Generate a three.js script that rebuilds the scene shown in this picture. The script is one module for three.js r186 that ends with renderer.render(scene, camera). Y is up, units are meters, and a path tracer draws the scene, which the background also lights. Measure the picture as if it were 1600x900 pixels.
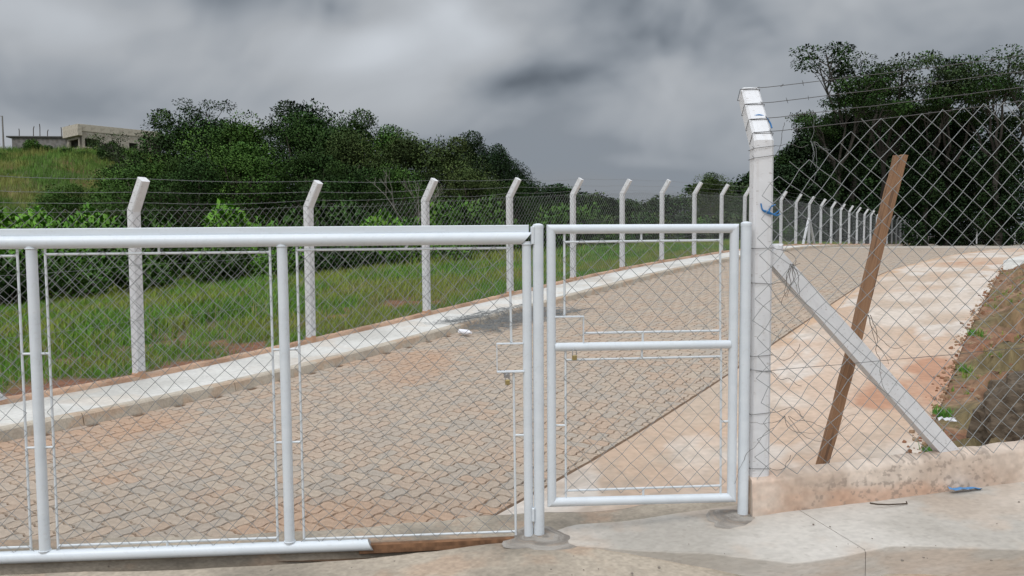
import * as THREE from 'three';
import { mergeGeometries } from 'three/addons/utils/BufferGeometryUtils.js';

// ---------------------------------------------------------------- camera, sky, sun, exposure
const scene = new THREE.Scene();
const camera = new THREE.PerspectiveCamera(40.0, 16 / 9, 0.05, 1500);
camera.rotation.order = 'YXZ';
camera.position.set(0, 1.55, 0);
camera.rotation.set(-0.06, 0, -0.006);
const renderer = new THREE.WebGLRenderer({ antialias: true });
renderer.setSize(1024, 576);
renderer.toneMapping = THREE.LinearToneMapping;
renderer.toneMappingExposure = 0.86;
renderer.shadowMap.enabled = true;

// seeded random and noise
function rng(seed) { let a = seed >>> 0; return () => { a = (a + 0x6D2B79F5) | 0; let t = Math.imul(a ^ (a >>> 15), 1 | a); t = (t + Math.imul(t ^ (t >>> 7), 61 | t)) ^ t; return ((t ^ (t >>> 14)) >>> 0) / 4294967296; }; }
const hash = (x, y, s) => { let h = Math.imul(x | 0, 374761393) + Math.imul(y | 0, 668265263) + Math.imul(s | 0, 1274126177); h = Math.imul(h ^ (h >>> 13), 1274126177); return ((h ^ (h >>> 16)) >>> 0) / 4294967296; };
function vnoise(x, y, s = 0, wrap = 0) {
  const xi = Math.floor(x), yi = Math.floor(y), fx = x - xi, fy = y - yi;
  const u = fx * fx * fx * (fx * (fx * 6 - 15) + 10), v = fy * fy * fy * (fy * (fy * 6 - 15) + 10);
  const w = (a) => wrap ? ((a % wrap) + wrap) % wrap : a;
  const a = hash(w(xi), w(yi), s), b = hash(w(xi + 1), w(yi), s), c = hash(w(xi), w(yi + 1), s), d = hash(w(xi + 1), w(yi + 1), s);
  return a + (b - a) * u + (c - a) * v + (a - b - c + d) * u * v;
}
function fbm(x, y, o = 4, s = 0, wrap = 0) { let v = 0, a = 0.5, n = 0, f = 1; for (let i = 0; i < o; i++) { v += a * vnoise(x * f, y * f, s + i * 17, wrap ? wrap * f : 0); n += a; a *= 0.5; f *= 2; } return v / n; }
function vnoise3(x, y, z, s) { const zi = Math.floor(z), f = z - zi, u = f * f * f * (f * (f * 6 - 15) + 10), a = vnoise(x, y, s + zi * 131), b = vnoise(x, y, s + (zi + 1) * 131); return a + (b - a) * u; }
function fbm3(x, y, z, o, s) { let v = 0, a = 0.5, n = 0, f = 1; for (let i = 0; i < o; i++) { v += a * vnoise3(x * f + i * 3.7, y * f + i * 1.3, z * f + i * 5.1, s + i * 17); n += a; a *= 0.52; f *= 2.03; } return v / n; }
const clamp = (x, a = 0, b = 1) => Math.min(b, Math.max(a, x));
const smooth = (a, b, x) => { const t = clamp((x - a) / (b - a)); return t * t * (3 - 2 * t); };
const lerp = (a, b, t) => a + (b - a) * t;
function interp(xs, ys, x) { if (x <= xs[0]) return ys[0]; for (let i = 1; i < xs.length; i++) if (x < xs[i]) { const t = (x - xs[i - 1]) / (xs[i] - xs[i - 1]); return lerp(ys[i - 1], ys[i], t); } return ys[ys.length - 1]; }

// overcast sky: heavy stratocumulus, lighter overhead and around the veiled sun behind the viewer
const SUN = new THREE.Vector3(-0.35, 0.80, 0.55).normalize();
{
  const W = 1536, Hh = 768, data = new Float32Array(W * Hh * 4);
  const banks = [ // azimuth, elevation (degrees), spreads, strength: the cloud masses over the hills
    [-12, 13.2, 2.6, 1.5, 0.22], [-6, 14.5, 4, 3.0, 0.16], [-10, 9.5, 6, 2.0, 0.14], [-20, 15.6, 9, 1.5, -0.10], [-27, 9.6, 8, 1.5, -0.12], [-31, 13, 6, 1.6, 0.08], [-28, 6.2, 7, 1.2, 0.10],
    [2.0, 10.6, 5.0, 1.6, -0.20], [9, 13.0, 4.5, 1.8, -0.12], [7, 2.6, 10, 2.2, -0.26], [9, 5.2, 4, 0.6, 0.14], [0, 6.3, 6, 0.9, -0.06], [24, 9, 8, 4, 0.05]];
  for (let j = 0; j < Hh; j++) for (let i = 0; i < W; i++) {
    const az = (i + 0.5) / W * 2 * Math.PI - Math.PI, el = ((j + 0.5) / Hh - 0.5) * Math.PI;
    const dx = Math.cos(az) * Math.cos(el), dz = Math.sin(az) * Math.cos(el), dy = Math.sin(el), q = (j * W + i) * 4;
    if (dy < -0.12) { data[q] = 0.14; data[q + 1] = 0.15; data[q + 2] = 0.16; data[q + 3] = 1; continue; }
    const e = Math.max(dy, 0), qx = dx * 3.4, qy = dy * 9.5 / (1 + 1.1 * e), qz = dz * 3.4;
    const w1 = fbm3(qx * 0.9 + 7, qy * 0.9, qz * 0.9 + 3, 3, 5) - 0.5, w2 = fbm3(qx * 0.9 - 9, qy * 0.9, qz * 0.9 + 13, 3, 9) - 0.5;
    const n = fbm3(qx + w1 * 1.3, qy + w2 * 1.3, qz, 6, 21), n2 = fbm3(qx * 2.6 + w2 * 3, qy * 2.4 + w1 * 3, qz * 2.6, 4, 40);
    const A = Math.atan2(dx, -dz) * 180 / Math.PI + w1 * 10, E = el * 180 / Math.PI + w2 * 5;
    let b = 0; for (const [a0, e0, sa, se, am] of banks) b += am * Math.exp(-(((A - a0) / sa) ** 2) - ((E - e0) / se) ** 2);
    // cloud bellies dark, the thin places between them light; far brighter overhead than low down
    const c0 = 0.40 + 1.5 * (n - 0.5) + 0.5 * (n2 - 0.5) + b * 2.7, c = c0 > 0 ? 1 - Math.exp(-c0 * 1.25 - 0.12) : 0.113 * Math.exp(c0 * 6);
    let L = lerp(0.075, 0.66, c) * lerp(0.72, 3.5, Math.pow(e, 1.1));
    const sd = dx * SUN.x + dy * SUN.y + dz * SUN.z;
    L *= 1 + 1.2 * Math.pow(Math.max(0, sd * 0.5 + 0.5), 5);
    if (dy < 0) L = lerp(L, 0.15, smooth(0, -0.1, dy));
    const t = clamp((L - 0.10) / 0.40);
    data[q] = L * lerp(0.82, 0.94, t); data[q + 1] = L * lerp(0.985, 1.0, t); data[q + 2] = L * lerp(1.20, 1.075, t); data[q + 3] = 1;
  }
  const sky = new THREE.DataTexture(data, W, Hh, THREE.RGBAFormat, THREE.FloatType);
  sky.mapping = THREE.EquirectangularReflectionMapping; sky.magFilter = sky.minFilter = THREE.LinearFilter; sky.wrapS = THREE.RepeatWrapping; sky.needsUpdate = true;
  scene.background = sky; scene.environment = sky;
}
const sun = new THREE.DirectionalLight(new THREE.Color(1, 0.97, 0.92), 1.1);
sun.position.copy(SUN).multiplyScalar(80).add(new THREE.Vector3(0, 0, -15)); sun.target.position.set(0, 0, -15);
sun.castShadow = true; sun.shadow.radius = 40; sun.shadow.mapSize.set(2048, 2048);
Object.assign(sun.shadow.camera, { left: -60, right: 60, top: 60, bottom: -60, near: 1, far: 250 });
scene.add(sun, sun.target);

// ---------------------------------------------------------------- helpers
const taken = {};
function numbered(n) { const c = taken[n] = (taken[n] ?? -1) + 1; return c ? n + '_' + String(c).padStart(3, '0') : n; }
function tag(o, label, category, group) { o.userData.label = label; o.userData.category = category; if (group) o.userData.group = group; return o; }
function thing(name, label, category, x = 0, y = 0, z = 0, turn = 0, group) { const g = new THREE.Group(); g.name = numbered(name); g.position.set(x, y, z); g.rotation.y = turn; scene.add(g); return tag(g, label, category, group); }
function mesh(name, geo, mat, parent = scene) { const m = new THREE.Mesh(geo, mat); m.name = parent === scene ? numbered(name) : name; m.castShadow = m.receiveShadow = true; parent.add(m); return m; }
function struct(name, geo, mat) { const m = mesh(name, geo, mat); m.userData.kind = 'structure'; return m; }
const V = (x, y, z) => new THREE.Vector3(x, y, z);

function texture(w, h, fn, srgb = true, rep = true) {
  const d = new Uint8Array(w * h * 4), c = [0, 0, 0];
  const enc = (v) => 255 * (srgb ? (v <= 0.0031308 ? v * 12.92 : 1.055 * Math.pow(v, 1 / 2.4) - 0.055) : v);
  for (let j = 0; j < h; j++) for (let i = 0; i < w; i++) { fn((i + 0.5) / w, (j + 0.5) / h, c); const q = (j * w + i) * 4; d[q] = clamp(enc(c[0]), 0, 255); d[q + 1] = clamp(enc(c[1]), 0, 255); d[q + 2] = clamp(enc(c[2]), 0, 255); d[q + 3] = 255; }
  const t = new THREE.DataTexture(d, w, h); t.colorSpace = srgb ? THREE.SRGBColorSpace : THREE.NoColorSpace; t.magFilter = THREE.LinearFilter; t.minFilter = THREE.LinearMipmapLinearFilter; t.generateMipmaps = true;
  t.wrapS = t.wrapT = rep ? THREE.RepeatWrapping : THREE.ClampToEdgeWrapping; t.needsUpdate = true; return t;
}
const mix3 = (c, a, b, t) => { for (let k = 0; k < 3; k++) c[k] = lerp(a[k], b[k], t); };
const toward = (c, b, t) => { for (let k = 0; k < 3; k++) c[k] = lerp(c[k], b[k], t); };

// mesh builder from segments, boxes and loose triangles
class MB {
  constructor() { this.p = []; this.n = []; this.i = []; this.c = null; this.uv = []; }
  seg(a, b, r, n = 3, r2 = r) {
    const d = b.clone().sub(a); if (d.lengthSq() < 1e-12) return this; d.normalize();
    const u = (Math.abs(d.y) < 0.9 ? V(0, 1, 0) : V(1, 0, 0)).cross(d).normalize(), w = d.clone().cross(u), s = this.p.length / 3;
    for (let e = 0; e < 2; e++) for (let k = 0; k < n; k++) { const t = k / n * 2 * Math.PI, x = Math.cos(t), y = Math.sin(t), q = e ? b : a, R = e ? r2 : r;
      this.p.push(q.x + R * (u.x * x + w.x * y), q.y + R * (u.y * x + w.y * y), q.z + R * (u.z * x + w.z * y)); this.n.push(u.x * x + w.x * y, u.y * x + w.y * y, u.z * x + w.z * y); this.uv.push(k / n, e); }
    for (let k = 0; k < n; k++) { const k2 = (k + 1) % n; this.i.push(s + k, s + k2, s + n + k2, s + k, s + n + k2, s + n + k); }
    return this;
  }
  path(pts, r, n = 3, r2 = r) { for (let k = 0; k + 1 < pts.length; k++) this.seg(pts[k], pts[k + 1], lerp(r, r2, k / (pts.length - 1)), n, lerp(r, r2, (k + 1) / (pts.length - 1))); return this; }
  build() { const g = new THREE.BufferGeometry(); g.setAttribute('position', new THREE.Float32BufferAttribute(this.p, 3)); g.setAttribute('normal', new THREE.Float32BufferAttribute(this.n, 3)); g.setAttribute('uv', new THREE.Float32BufferAttribute(this.uv, 2)); g.setIndex(this.i); return g; }
}
// box with chamfered edges, as ONE geometry
function box(w, h, d, x = 0, y = 0, z = 0, b = 0.004) {
  b = Math.min(b, w / 3, h / 3, d / 3);
  const s = new THREE.Shape(); s.moveTo(-w / 2 + b, -h / 2 + b); s.lineTo(w / 2 - b, -h / 2 + b); s.lineTo(w / 2 - b, h / 2 - b); s.lineTo(-w / 2 + b, h / 2 - b); s.closePath();
  const g = new THREE.ExtrudeGeometry(s, { depth: d - 2 * b, bevelEnabled: true, bevelSize: b, bevelThickness: b, bevelSegments: 1 }); g.translate(x, y, z - d / 2 + b); return g;
}
// round pipe from a to b, ends cut square or mitred (ma, mb = 1 or -1: the side along nrm is longer or shorter)
function pipe(a, b, r, nrm = V(0, 1, 0), ma = 0, mb = 0, N = 20) {
  const d = b.clone().sub(a).normalize(), n = nrm.clone().addScaledVector(d, -nrm.dot(d)).normalize(), m = d.clone().cross(n), p = [], no = [], uv = [], ix = [], L = a.distanceTo(b);
  for (let e = 0; e < 2; e++) for (let k = 0; k <= N; k++) { const t = k / N * 2 * Math.PI, c = Math.cos(t), s = Math.sin(t), q = (e ? b : a).clone().addScaledVector(n, r * c).addScaledVector(m, r * s).addScaledVector(d, (e ? mb : -ma) * r * c);
    p.push(q.x, q.y, q.z); no.push(n.x * c + m.x * s, n.y * c + m.y * s, n.z * c + m.z * s); uv.push(k / N * 0.2, e * L); }
  for (let k = 0; k < N; k++) ix.push(k, k + 1, N + 2 + k, k, N + 2 + k, N + 1 + k);
  for (let e = 0; e < 2; e++) { const s = p.length / 3, q = e ? b : a, sg = e ? 1 : -1; p.push(q.x, q.y, q.z); no.push(d.x * sg, d.y * sg, d.z * sg); uv.push(0, 0);
    for (let k = 0; k <= N; k++) { const o = (e * (N + 1) + k) * 3; p.push(p[o], p[o + 1], p[o + 2]); no.push(d.x * sg, d.y * sg, d.z * sg); uv.push(0, 0); }
    for (let k = 0; k < N; k++) e ? ix.push(s, s + 1 + k, s + 2 + k) : ix.push(s, s + 2 + k, s + 1 + k); }
  const g = new THREE.BufferGeometry(); g.setAttribute('position', new THREE.Float32BufferAttribute(p, 3)); g.setAttribute('normal', new THREE.Float32BufferAttribute(no, 3)); g.setAttribute('uv', new THREE.Float32BufferAttribute(uv, 2)); g.setIndex(ix); return g;
}
// a surface from a grid of points f(i, j) -> [x, y, z, u, v] (and optional colour col(i, j))
function sheet(nu, nv, f, col) {
  const p = [], uv = [], ix = [], cs = [];
  for (let j = 0; j <= nv; j++) for (let i = 0; i <= nu; i++) { const q = f(i, j); p.push(q[0], q[1], q[2]); uv.push(q[3], q[4]); if (col) cs.push(...col(i, j, q)); }
  for (let j = 0; j < nv; j++) for (let i = 0; i < nu; i++) { const a = j * (nu + 1) + i, b = a + 1, c = a + nu + 1, d = c + 1; ix.push(a, b, d, a, d, c); }
  const g = new THREE.BufferGeometry(); g.setAttribute('position', new THREE.Float32BufferAttribute(p, 3)); g.setAttribute('uv', new THREE.Float32BufferAttribute(uv, 2)); if (col) g.setAttribute('color', new THREE.Float32BufferAttribute(cs, 3));
  g.setIndex(ix); g.computeVertexNormals(); return g;
}
// chain link: interlocked zigzag wires over a length and a height; warp(p) may bend the finished sheet
function chainLink(L, Hh, w, h, r, seed, warp, n = 3, jit = 0.004, keep = null) {
  const m = new MB(), nw = Math.round(L / (w / 2)), nj = Math.round(Hh / (h / 2)), sx = L / nw, sy = Hh / nj;
  const node = (i, j, k) => { const q = V(i * sx + (hash(i, j, seed) - 0.5) * jit * 2, j * sy + (hash(i, j, seed + 1) - 0.5) * jit * 2, (k % 2 ? 1 : -1) * r * 0.6 + (hash(i, j, seed + 2) - 0.5) * jit); return warp ? warp(q) : q; };
  for (let k = 0; k < nw; k++) { let a = node(k + (k % 2), 0, k); for (let j = 1; j <= nj; j++) { const b = node(k + ((j + k) % 2), j, k); if (!keep || keep(a, b)) m.seg(a, b, r, n); a = b; } }
  return m.build();
}

// ---------------------------------------------------------------- materials
const noiseTex = (w, wrap, oct, seed, lo, hi) => texture(w, w, (u, v, c) => { const n = fbm(u * wrap, v * wrap, oct, seed, wrap); c[0] = c[1] = c[2] = lerp(lo, hi, n); }, false);
const grain = noiseTex(512, 32, 4, 3, 0, 1);
const lump = noiseTex(512, 8, 6, 31, 0, 1);
const rep = (t, x, y = x) => { const c = t.clone(); c.repeat.set(x, y); c.needsUpdate = true; return c; };
const std = (o) => new THREE.MeshStandardMaterial(o);
const paintMap = texture(256, 1024, (u, v, c) => { const n = fbm(u * 6, v * 24, 4, 2, 0), s = smooth(0.70, 0.8, fbm(u * 60 + 3, v * 70, 3, 8)); mix3(c, [0.61, 0.65, 0.685], [0.68, 0.715, 0.745], n); toward(c, [0.42, 0.40, 0.36], s * 0.14); });
const paint = std({ map: paintMap, roughness: 0.38, bumpMap: rep(grain, 1, 2), bumpScale: 0.0002 });
const rodPaint = std({ color: new THREE.Color(0.64, 0.67, 0.69), roughness: 0.45 });
const postMap = texture(256, 1024, (u, v, c) => { // uv in metres: whitewash with drips, chips and splashed clay
  const n = fbm(u * 40, v * 20, 4, 61), st = fbm(u * 90, v * 6, 3, 64); mix3(c, [0.66, 0.655, 0.665], [0.74, 0.735, 0.74], n); toward(c, [0.50, 0.46, 0.42], smooth(0.62, 0.85, st) * 0.22);
  toward(c, [0.34, 0.30, 0.27], smooth(0.76, 0.80, fbm(u * 90 + 5, v * 110, 3, 70)) * 0.55); });
const whitewash = std({ map: postMap, roughness: 0.85, bumpMap: rep(lump, 3), bumpScale: 0.0015 });
const claySplash = std({ color: new THREE.Color(0.50, 0.30, 0.19), roughness: 0.95, bumpMap: lump, bumpScale: 0.004 });
const galv = std({ color: new THREE.Color(0.27, 0.28, 0.28), roughness: 0.5, metalness: 0.35 });
const wireDark = std({ color: new THREE.Color(0.11, 0.105, 0.10), roughness: 0.6, metalness: 0.4 });
const brass = std({ color: new THREE.Color(0.42, 0.33, 0.15), roughness: 0.45, metalness: 0.8 });
const steel = std({ color: new THREE.Color(0.45, 0.45, 0.46), roughness: 0.35, metalness: 0.8 });
const CONC = [0.46, 0.42, 0.365];
function concreteTex(seed, base, dark, clay, wClay, size = 1024, wrap = 4, amp = 0.4) {
  return texture(size, size, (u, v, c) => { const a = fbm(u * wrap, v * wrap, 6, seed, wrap), b = fbm(u * wrap * 2, v * wrap * 2, 5, seed + 50, wrap * 2), g = fbm(u * 128, v * 128, 2, seed + 90, 128);
    mix3(c, dark, base, smooth(0.25, 0.62, a)); toward(c, clay, smooth(0.52, 0.72, b) * wClay); const m = 1 - amp / 2 + amp * g; c[0] *= m; c[1] *= m; c[2] *= m; const pit = smooth(0.76, 0.82, fbm(u * 96, v * 96, 2, seed + 7, 96)); toward(c, [0.2, 0.17, 0.14], pit * 0.18); });
}
const walkPale = std({ map: concreteTex(11, [0.62, 0.60, 0.56], [0.50, 0.48, 0.44], [0.52, 0.40, 0.29], 0.30, 1024, 4, 0.24), roughness: 0.92, bumpMap: rep(grain, 2), bumpScale: 0.002 });
const streetWalk = std({ map: concreteTex(12, [0.52, 0.48, 0.43], [0.38, 0.345, 0.30], [0.46, 0.33, 0.235], 0.35, 1024, 4, 0.22), roughness: 0.92, bumpMap: rep(lump, 2), bumpScale: 0.004 });
const apronMat = std({ map: concreteTex(13, [0.41, 0.345, 0.27], [0.24, 0.205, 0.16], [0.41, 0.27, 0.18], 0.5), roughness: 0.9, bumpMap: rep(lump, 2), bumpScale: 0.006 });
const kerbMat = std({ map: concreteTex(14, [0.48, 0.42, 0.34], [0.37, 0.315, 0.25], [0.46, 0.30, 0.19], 0.5, 512), roughness: 0.95, bumpMap: lump, bumpScale: 0.004 });
const mortar = std({ map: concreteTex(15, [0.56, 0.36, 0.245], [0.40, 0.24, 0.155], [0.47, 0.39, 0.31], 0.5, 512), roughness: 0.95, bumpMap: rep(lump, 3), bumpScale: 0.01 });
const wallMat = std({ map: texture(1024, 512, (u, v, c) => { // old plaster: pale, clay splashed, chipped to grey
  const x = u * 4, y = v * 2, a = fbm(x * 3, y * 3, 5, 81), b = fbm(x * 2 + 9, y * 4, 4, 85), chip = fbm(x * 46, y * 46, 4, 88); mix3(c, [0.50, 0.39, 0.31], [0.66, 0.55, 0.46], smooth(0.3, 0.65, a)); toward(c, [0.54, 0.31, 0.20], smooth(0.5, 0.75, b) * 0.6);
  toward(c, [0.25, 0.20, 0.165], smooth(0.60, 0.68, chip) * smooth(0.45, 0.65, fbm(x * 1.7 + 4, y * 2.7, 4, 99)) * 0.55); const g = 0.85 + 0.3 * fbm(x * 40, y * 40, 2, 93); c[0] *= g; c[1] *= g; c[2] *= g; }), roughness: 0.95, bumpMap: rep(lump, 2, 1), bumpScale: 0.015 });
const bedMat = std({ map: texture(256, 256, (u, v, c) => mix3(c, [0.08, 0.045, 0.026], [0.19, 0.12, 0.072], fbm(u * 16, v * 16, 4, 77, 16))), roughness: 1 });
const paverMap = texture(256, 256, (u, v, c) => { const n = fbm(u * 12, v * 12, 4, 55, 12), g = fbm(u * 64, v * 64, 2, 57, 64); const m = 0.74 + 0.3 * n + 0.2 * g; c[0] = c[1] = c[2] = m * 0.8; const p = smooth(0.74, 0.8, g); toward(c, [0.35, 0.3, 0.26], p * 0.6); });
const edgeBrown = std({ map: texture(512, 128, (u, v, c) => { mix3(c, [0.10, 0.05, 0.025], [0.30, 0.155, 0.08], fbm(u * 30, v * 8, 5, 43)); }), roughness: 0.95, bumpMap: rep(lump, 2), bumpScale: 0.006 });  // soil brown for the strip that stands in for the slab's front face
const woodMat = std({ map: texture(256, 1024, (u, v, c) => { const wv = u * 9 + fbm(u * 3, v * 5, 3, 33) * 1.6, n = fbm(wv * 3, v * 5, 4, 35), st = fbm(u * 60, v * 7, 3, 37); mix3(c, [0.19, 0.095, 0.048], [0.42, 0.245, 0.14], n * 0.65 + st * 0.35); toward(c, [0.09, 0.055, 0.04], smooth(0.62, 0.75, fbm(u * 5, v * 8, 4, 39)) * 0.6); }), roughness: 0.85, bumpMap: rep(grain, 1, 0.3), bumpScale: 0.002 });
const soilDetail = texture(512, 512, (u, v, c) => { const n = fbm(u * 24, v * 24, 5, 101, 24), m = 0.45 + 1.0 * n; c[0] = c[1] = c[2] = m * 0.7; });
const terrainMat = std({ map: soilDetail, vertexColors: true, roughness: 1, bumpMap: rep(lump, 4), bumpScale: 0.02 });

// ---------------------------------------------------------------- the lie of the land
// s runs along the paved road, o across it (metres); the road climbs to a low crest
const DX = 0.5402, DZ = 0.8415;
const so = (x, zf) => [DX * x + DZ * zf, DZ * x - DX * zf];
const xz = (s, o) => [DX * s + DZ * o, DZ * s - DX * o];
const HS = [-60, 0, 3, 5, 7.5, 10.2, 12.7, 14.8, 17, 20, 22.5, 27, 31.6, 38, 46, 84, 130], HY = [0.03, 0.03, 0.03, 0.05, 0.18, 0.36, 0.53, 0.665, 0.80, 0.94, 1.03, 1.17, 1.26, 1.27, 1.20, 0.96, 0.9];
const rawH = (s) => interp(HS, HY, s);
const H = (s) => (rawH(s - 1) + 2 * rawH(s) + rawH(s + 1)) / 4;
const oL = (s) => interp([0, 17, 20, 25.5, 31.3, 40, 60, 90], [-2.52, -2.52, -2.4, -1.75, -0.6, 3, 12, 22], s);
const oR = (s) => interp([0, 11, 20, 31.7, 40, 60, 90], [-0.56, -0.53, -0.32, 1.5, 5.5, 14.5, 25], s);
const FENCE_O = -8.08, KERB_O = -6.95;
const roadY = (s) => H(s) - 0.10;
function bankY(s, o) { const [x, zf] = xz(s, o), d = o - oR(s), k = smooth(-0.02, 0.5, d), n = fbm(x * 1.6, zf * 1.6, 4, 9), led = fbm(s * 2.6 + 0.6 * o, o * 0.8, 4, 73), f = fbm(x * 9, zf * 9, 4, 74);
  return H(s) - 0.10 + 0.09 * Math.min(d, 5) + k * ((n - 0.5) * 0.22 + 0.24 * (Math.abs(led - 0.5) < 0.035 ? -0.3 : smooth(0.42, 0.60, led) - 0.5) + 0.17 * (f - 0.5) + 0.06 * (fbm(x * 24, zf * 24, 2, 75) - 0.5)); }
function landY(s, o) {
  const B = H(s), [x, zf] = xz(s, o); let y;
  if (o <= -8.12) { const d = -8.12 - o; y = B - 0.02 - 0.045 * Math.min(d, 12) - 0.1 * smooth(10, 30, d) + (fbm(x * 0.7, zf * 0.7, 3, 7) - 0.5) * 0.12 * smooth(0.2, 2, d); y += 11.2 * smooth(42, 92, zf) * smooth(14, 44, -x) ; }
  else if (o < oR(s)) y = B - 0.6;
  else { const d = o - oR(s); y = bankY(s, o) - 0.25 * smooth(0.02, 0.2, d) * smooth(4.0, 3.6, d) * smooth(27, 26, s); }
  if (zf < 5.2) y = lerp(-0.7, y, smooth(4.2, 5.2, zf));
  return y;
}
{
  const S = []; for (let s = -40; s < 0; s += 4) S.push(s); for (let s = 0; s < 32; s += 0.25) S.push(s); for (let s = 32; s < 130; s += 1.2) S.push(s); for (let s = 130; s <= 900; s += 45) S.push(s);
  const OL = [], OR = []; for (const d of [600, 380, 260, 190, 150, 125, 105]) OL.push(-8.12 - d); for (let d = 92; d > 24; d -= 2.5) OL.push(-8.12 - d); for (let d = 24; d > 6; d -= 0.9) OL.push(-8.12 - d); for (let d = 6; d > 0.1; d -= 0.3) OL.push(-8.12 - d); OL.push(-8.12, -8.119);
  for (let d = 0; d < 6; d += 0.2) OR.push(d); for (let d = 6; d < 24; d += 1) OR.push(d); for (const d of [26, 32, 40, 55, 80, 120, 200, 400, 700]) OR.push(d);
  const nO = OL.length + OR.length + 1;
  const at = (i, j) => { const s = S[j], o = i < OL.length ? OL[i] : i === OL.length ? oR(s) - 0.001 : oR(s) + OR[i - OL.length - 1]; return [s, o]; };
  const grassC = [0.085, 0.115, 0.028], straw = [0.20, 0.165, 0.065], clay = [0.27, 0.115, 0.06], soil = [0.20, 0.125, 0.07], dry = [0.125, 0.135, 0.035];
  const g = sheet(nO - 1, S.length - 1, (i, j) => { const [s, o] = at(i, j), [x, zf] = xz(s, o); return [x, landY(s, o), -zf, x * 0.5, zf * 0.5]; }, (i, j) => {
    const [s, o] = at(i, j), [x, zf] = xz(s, o), c = [0, 0, 0], n = fbm(x * 0.35, zf * 0.35, 4, 17), n2 = fbm(x * 1.3 + 5, zf * 1.3, 4, 19);
    if (o <= -8.1) { const d = -8.1 - o; mix3(c, grassC, dry, smooth(0.4, 0.65, n)); toward(c, clay, smooth(0.50, 0.62, n2 + 0.22 * smooth(1.8, 0.2, d) * smooth(13, 6, s) - 0.05) * smooth(6, 1, d)); if (zf > 38 && x < -12) { toward(c, straw, 0.5 * smooth(0.42, 0.65, n)); toward(c, clay, smooth(0.60, 0.68, n2 * 0.6 + n * 0.4)); } }
    else { mix3(c, soil, clay, smooth(0.35, 0.7, n2)); toward(c, [0.12, 0.115, 0.05], smooth(0.5, 0.65, n) * 0.7); const d = o - oR(s); toward(c, grassC, smooth(6, 14, d)); if (s > 86) mix3(c, grassC, dry, n); }
    return c;
  });
  struct('ground', g, terrainMat);
}

{ // turned earth beside the concrete walk
  const nS = 320, nD = 62, clay = [0.33, 0.155, 0.085], soil = [0.29, 0.17, 0.098], pale = [0.42, 0.275, 0.165], moss = [0.20, 0.17, 0.075];
  const at = (i, j) => { const s = 4.6 + 22 * Math.pow(j / nS, 1.35), d = 4.0 * Math.pow(i / nD, 1.25); return [s, oR(s) + d, d]; };
  struct('soil_bank', sheet(nD, nS, (i, j) => { const [s, o] = at(i, j), [x, zf] = xz(s, o); return [x, zf < 4.9 ? -0.4 : bankY(s, o) + 0.004, -zf, x * 0.9, zf * 0.9]; }, (i, j) => { const [s, o] = at(i, j), [x, zf] = xz(s, o), c = [0, 0, 0]; mix3(c, soil, clay, smooth(0.4, 0.6, fbm(x * 1.3, zf * 1.3, 4, 19))); toward(c, pale, smooth(0.5, 0.7, fbm(x * 5, zf * 5, 4, 20)) * 0.6); toward(c, moss, smooth(0.5, 0.65, fbm(x * 2.2, zf * 2.2, 4, 22)) * 0.75); return c; }), terrainMat);
}
// ---------------------------------------------------------------- paved road
const zEnd = 84;
const rowsZ = []; for (let z = 3.95; z < 12; z += 0.22) rowsZ.push(z); for (let z = 12; z < 40; z += 0.6) rowsZ.push(z); for (let z = 40; z <= zEnd; z += 2) rowsZ.push(z);
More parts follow.
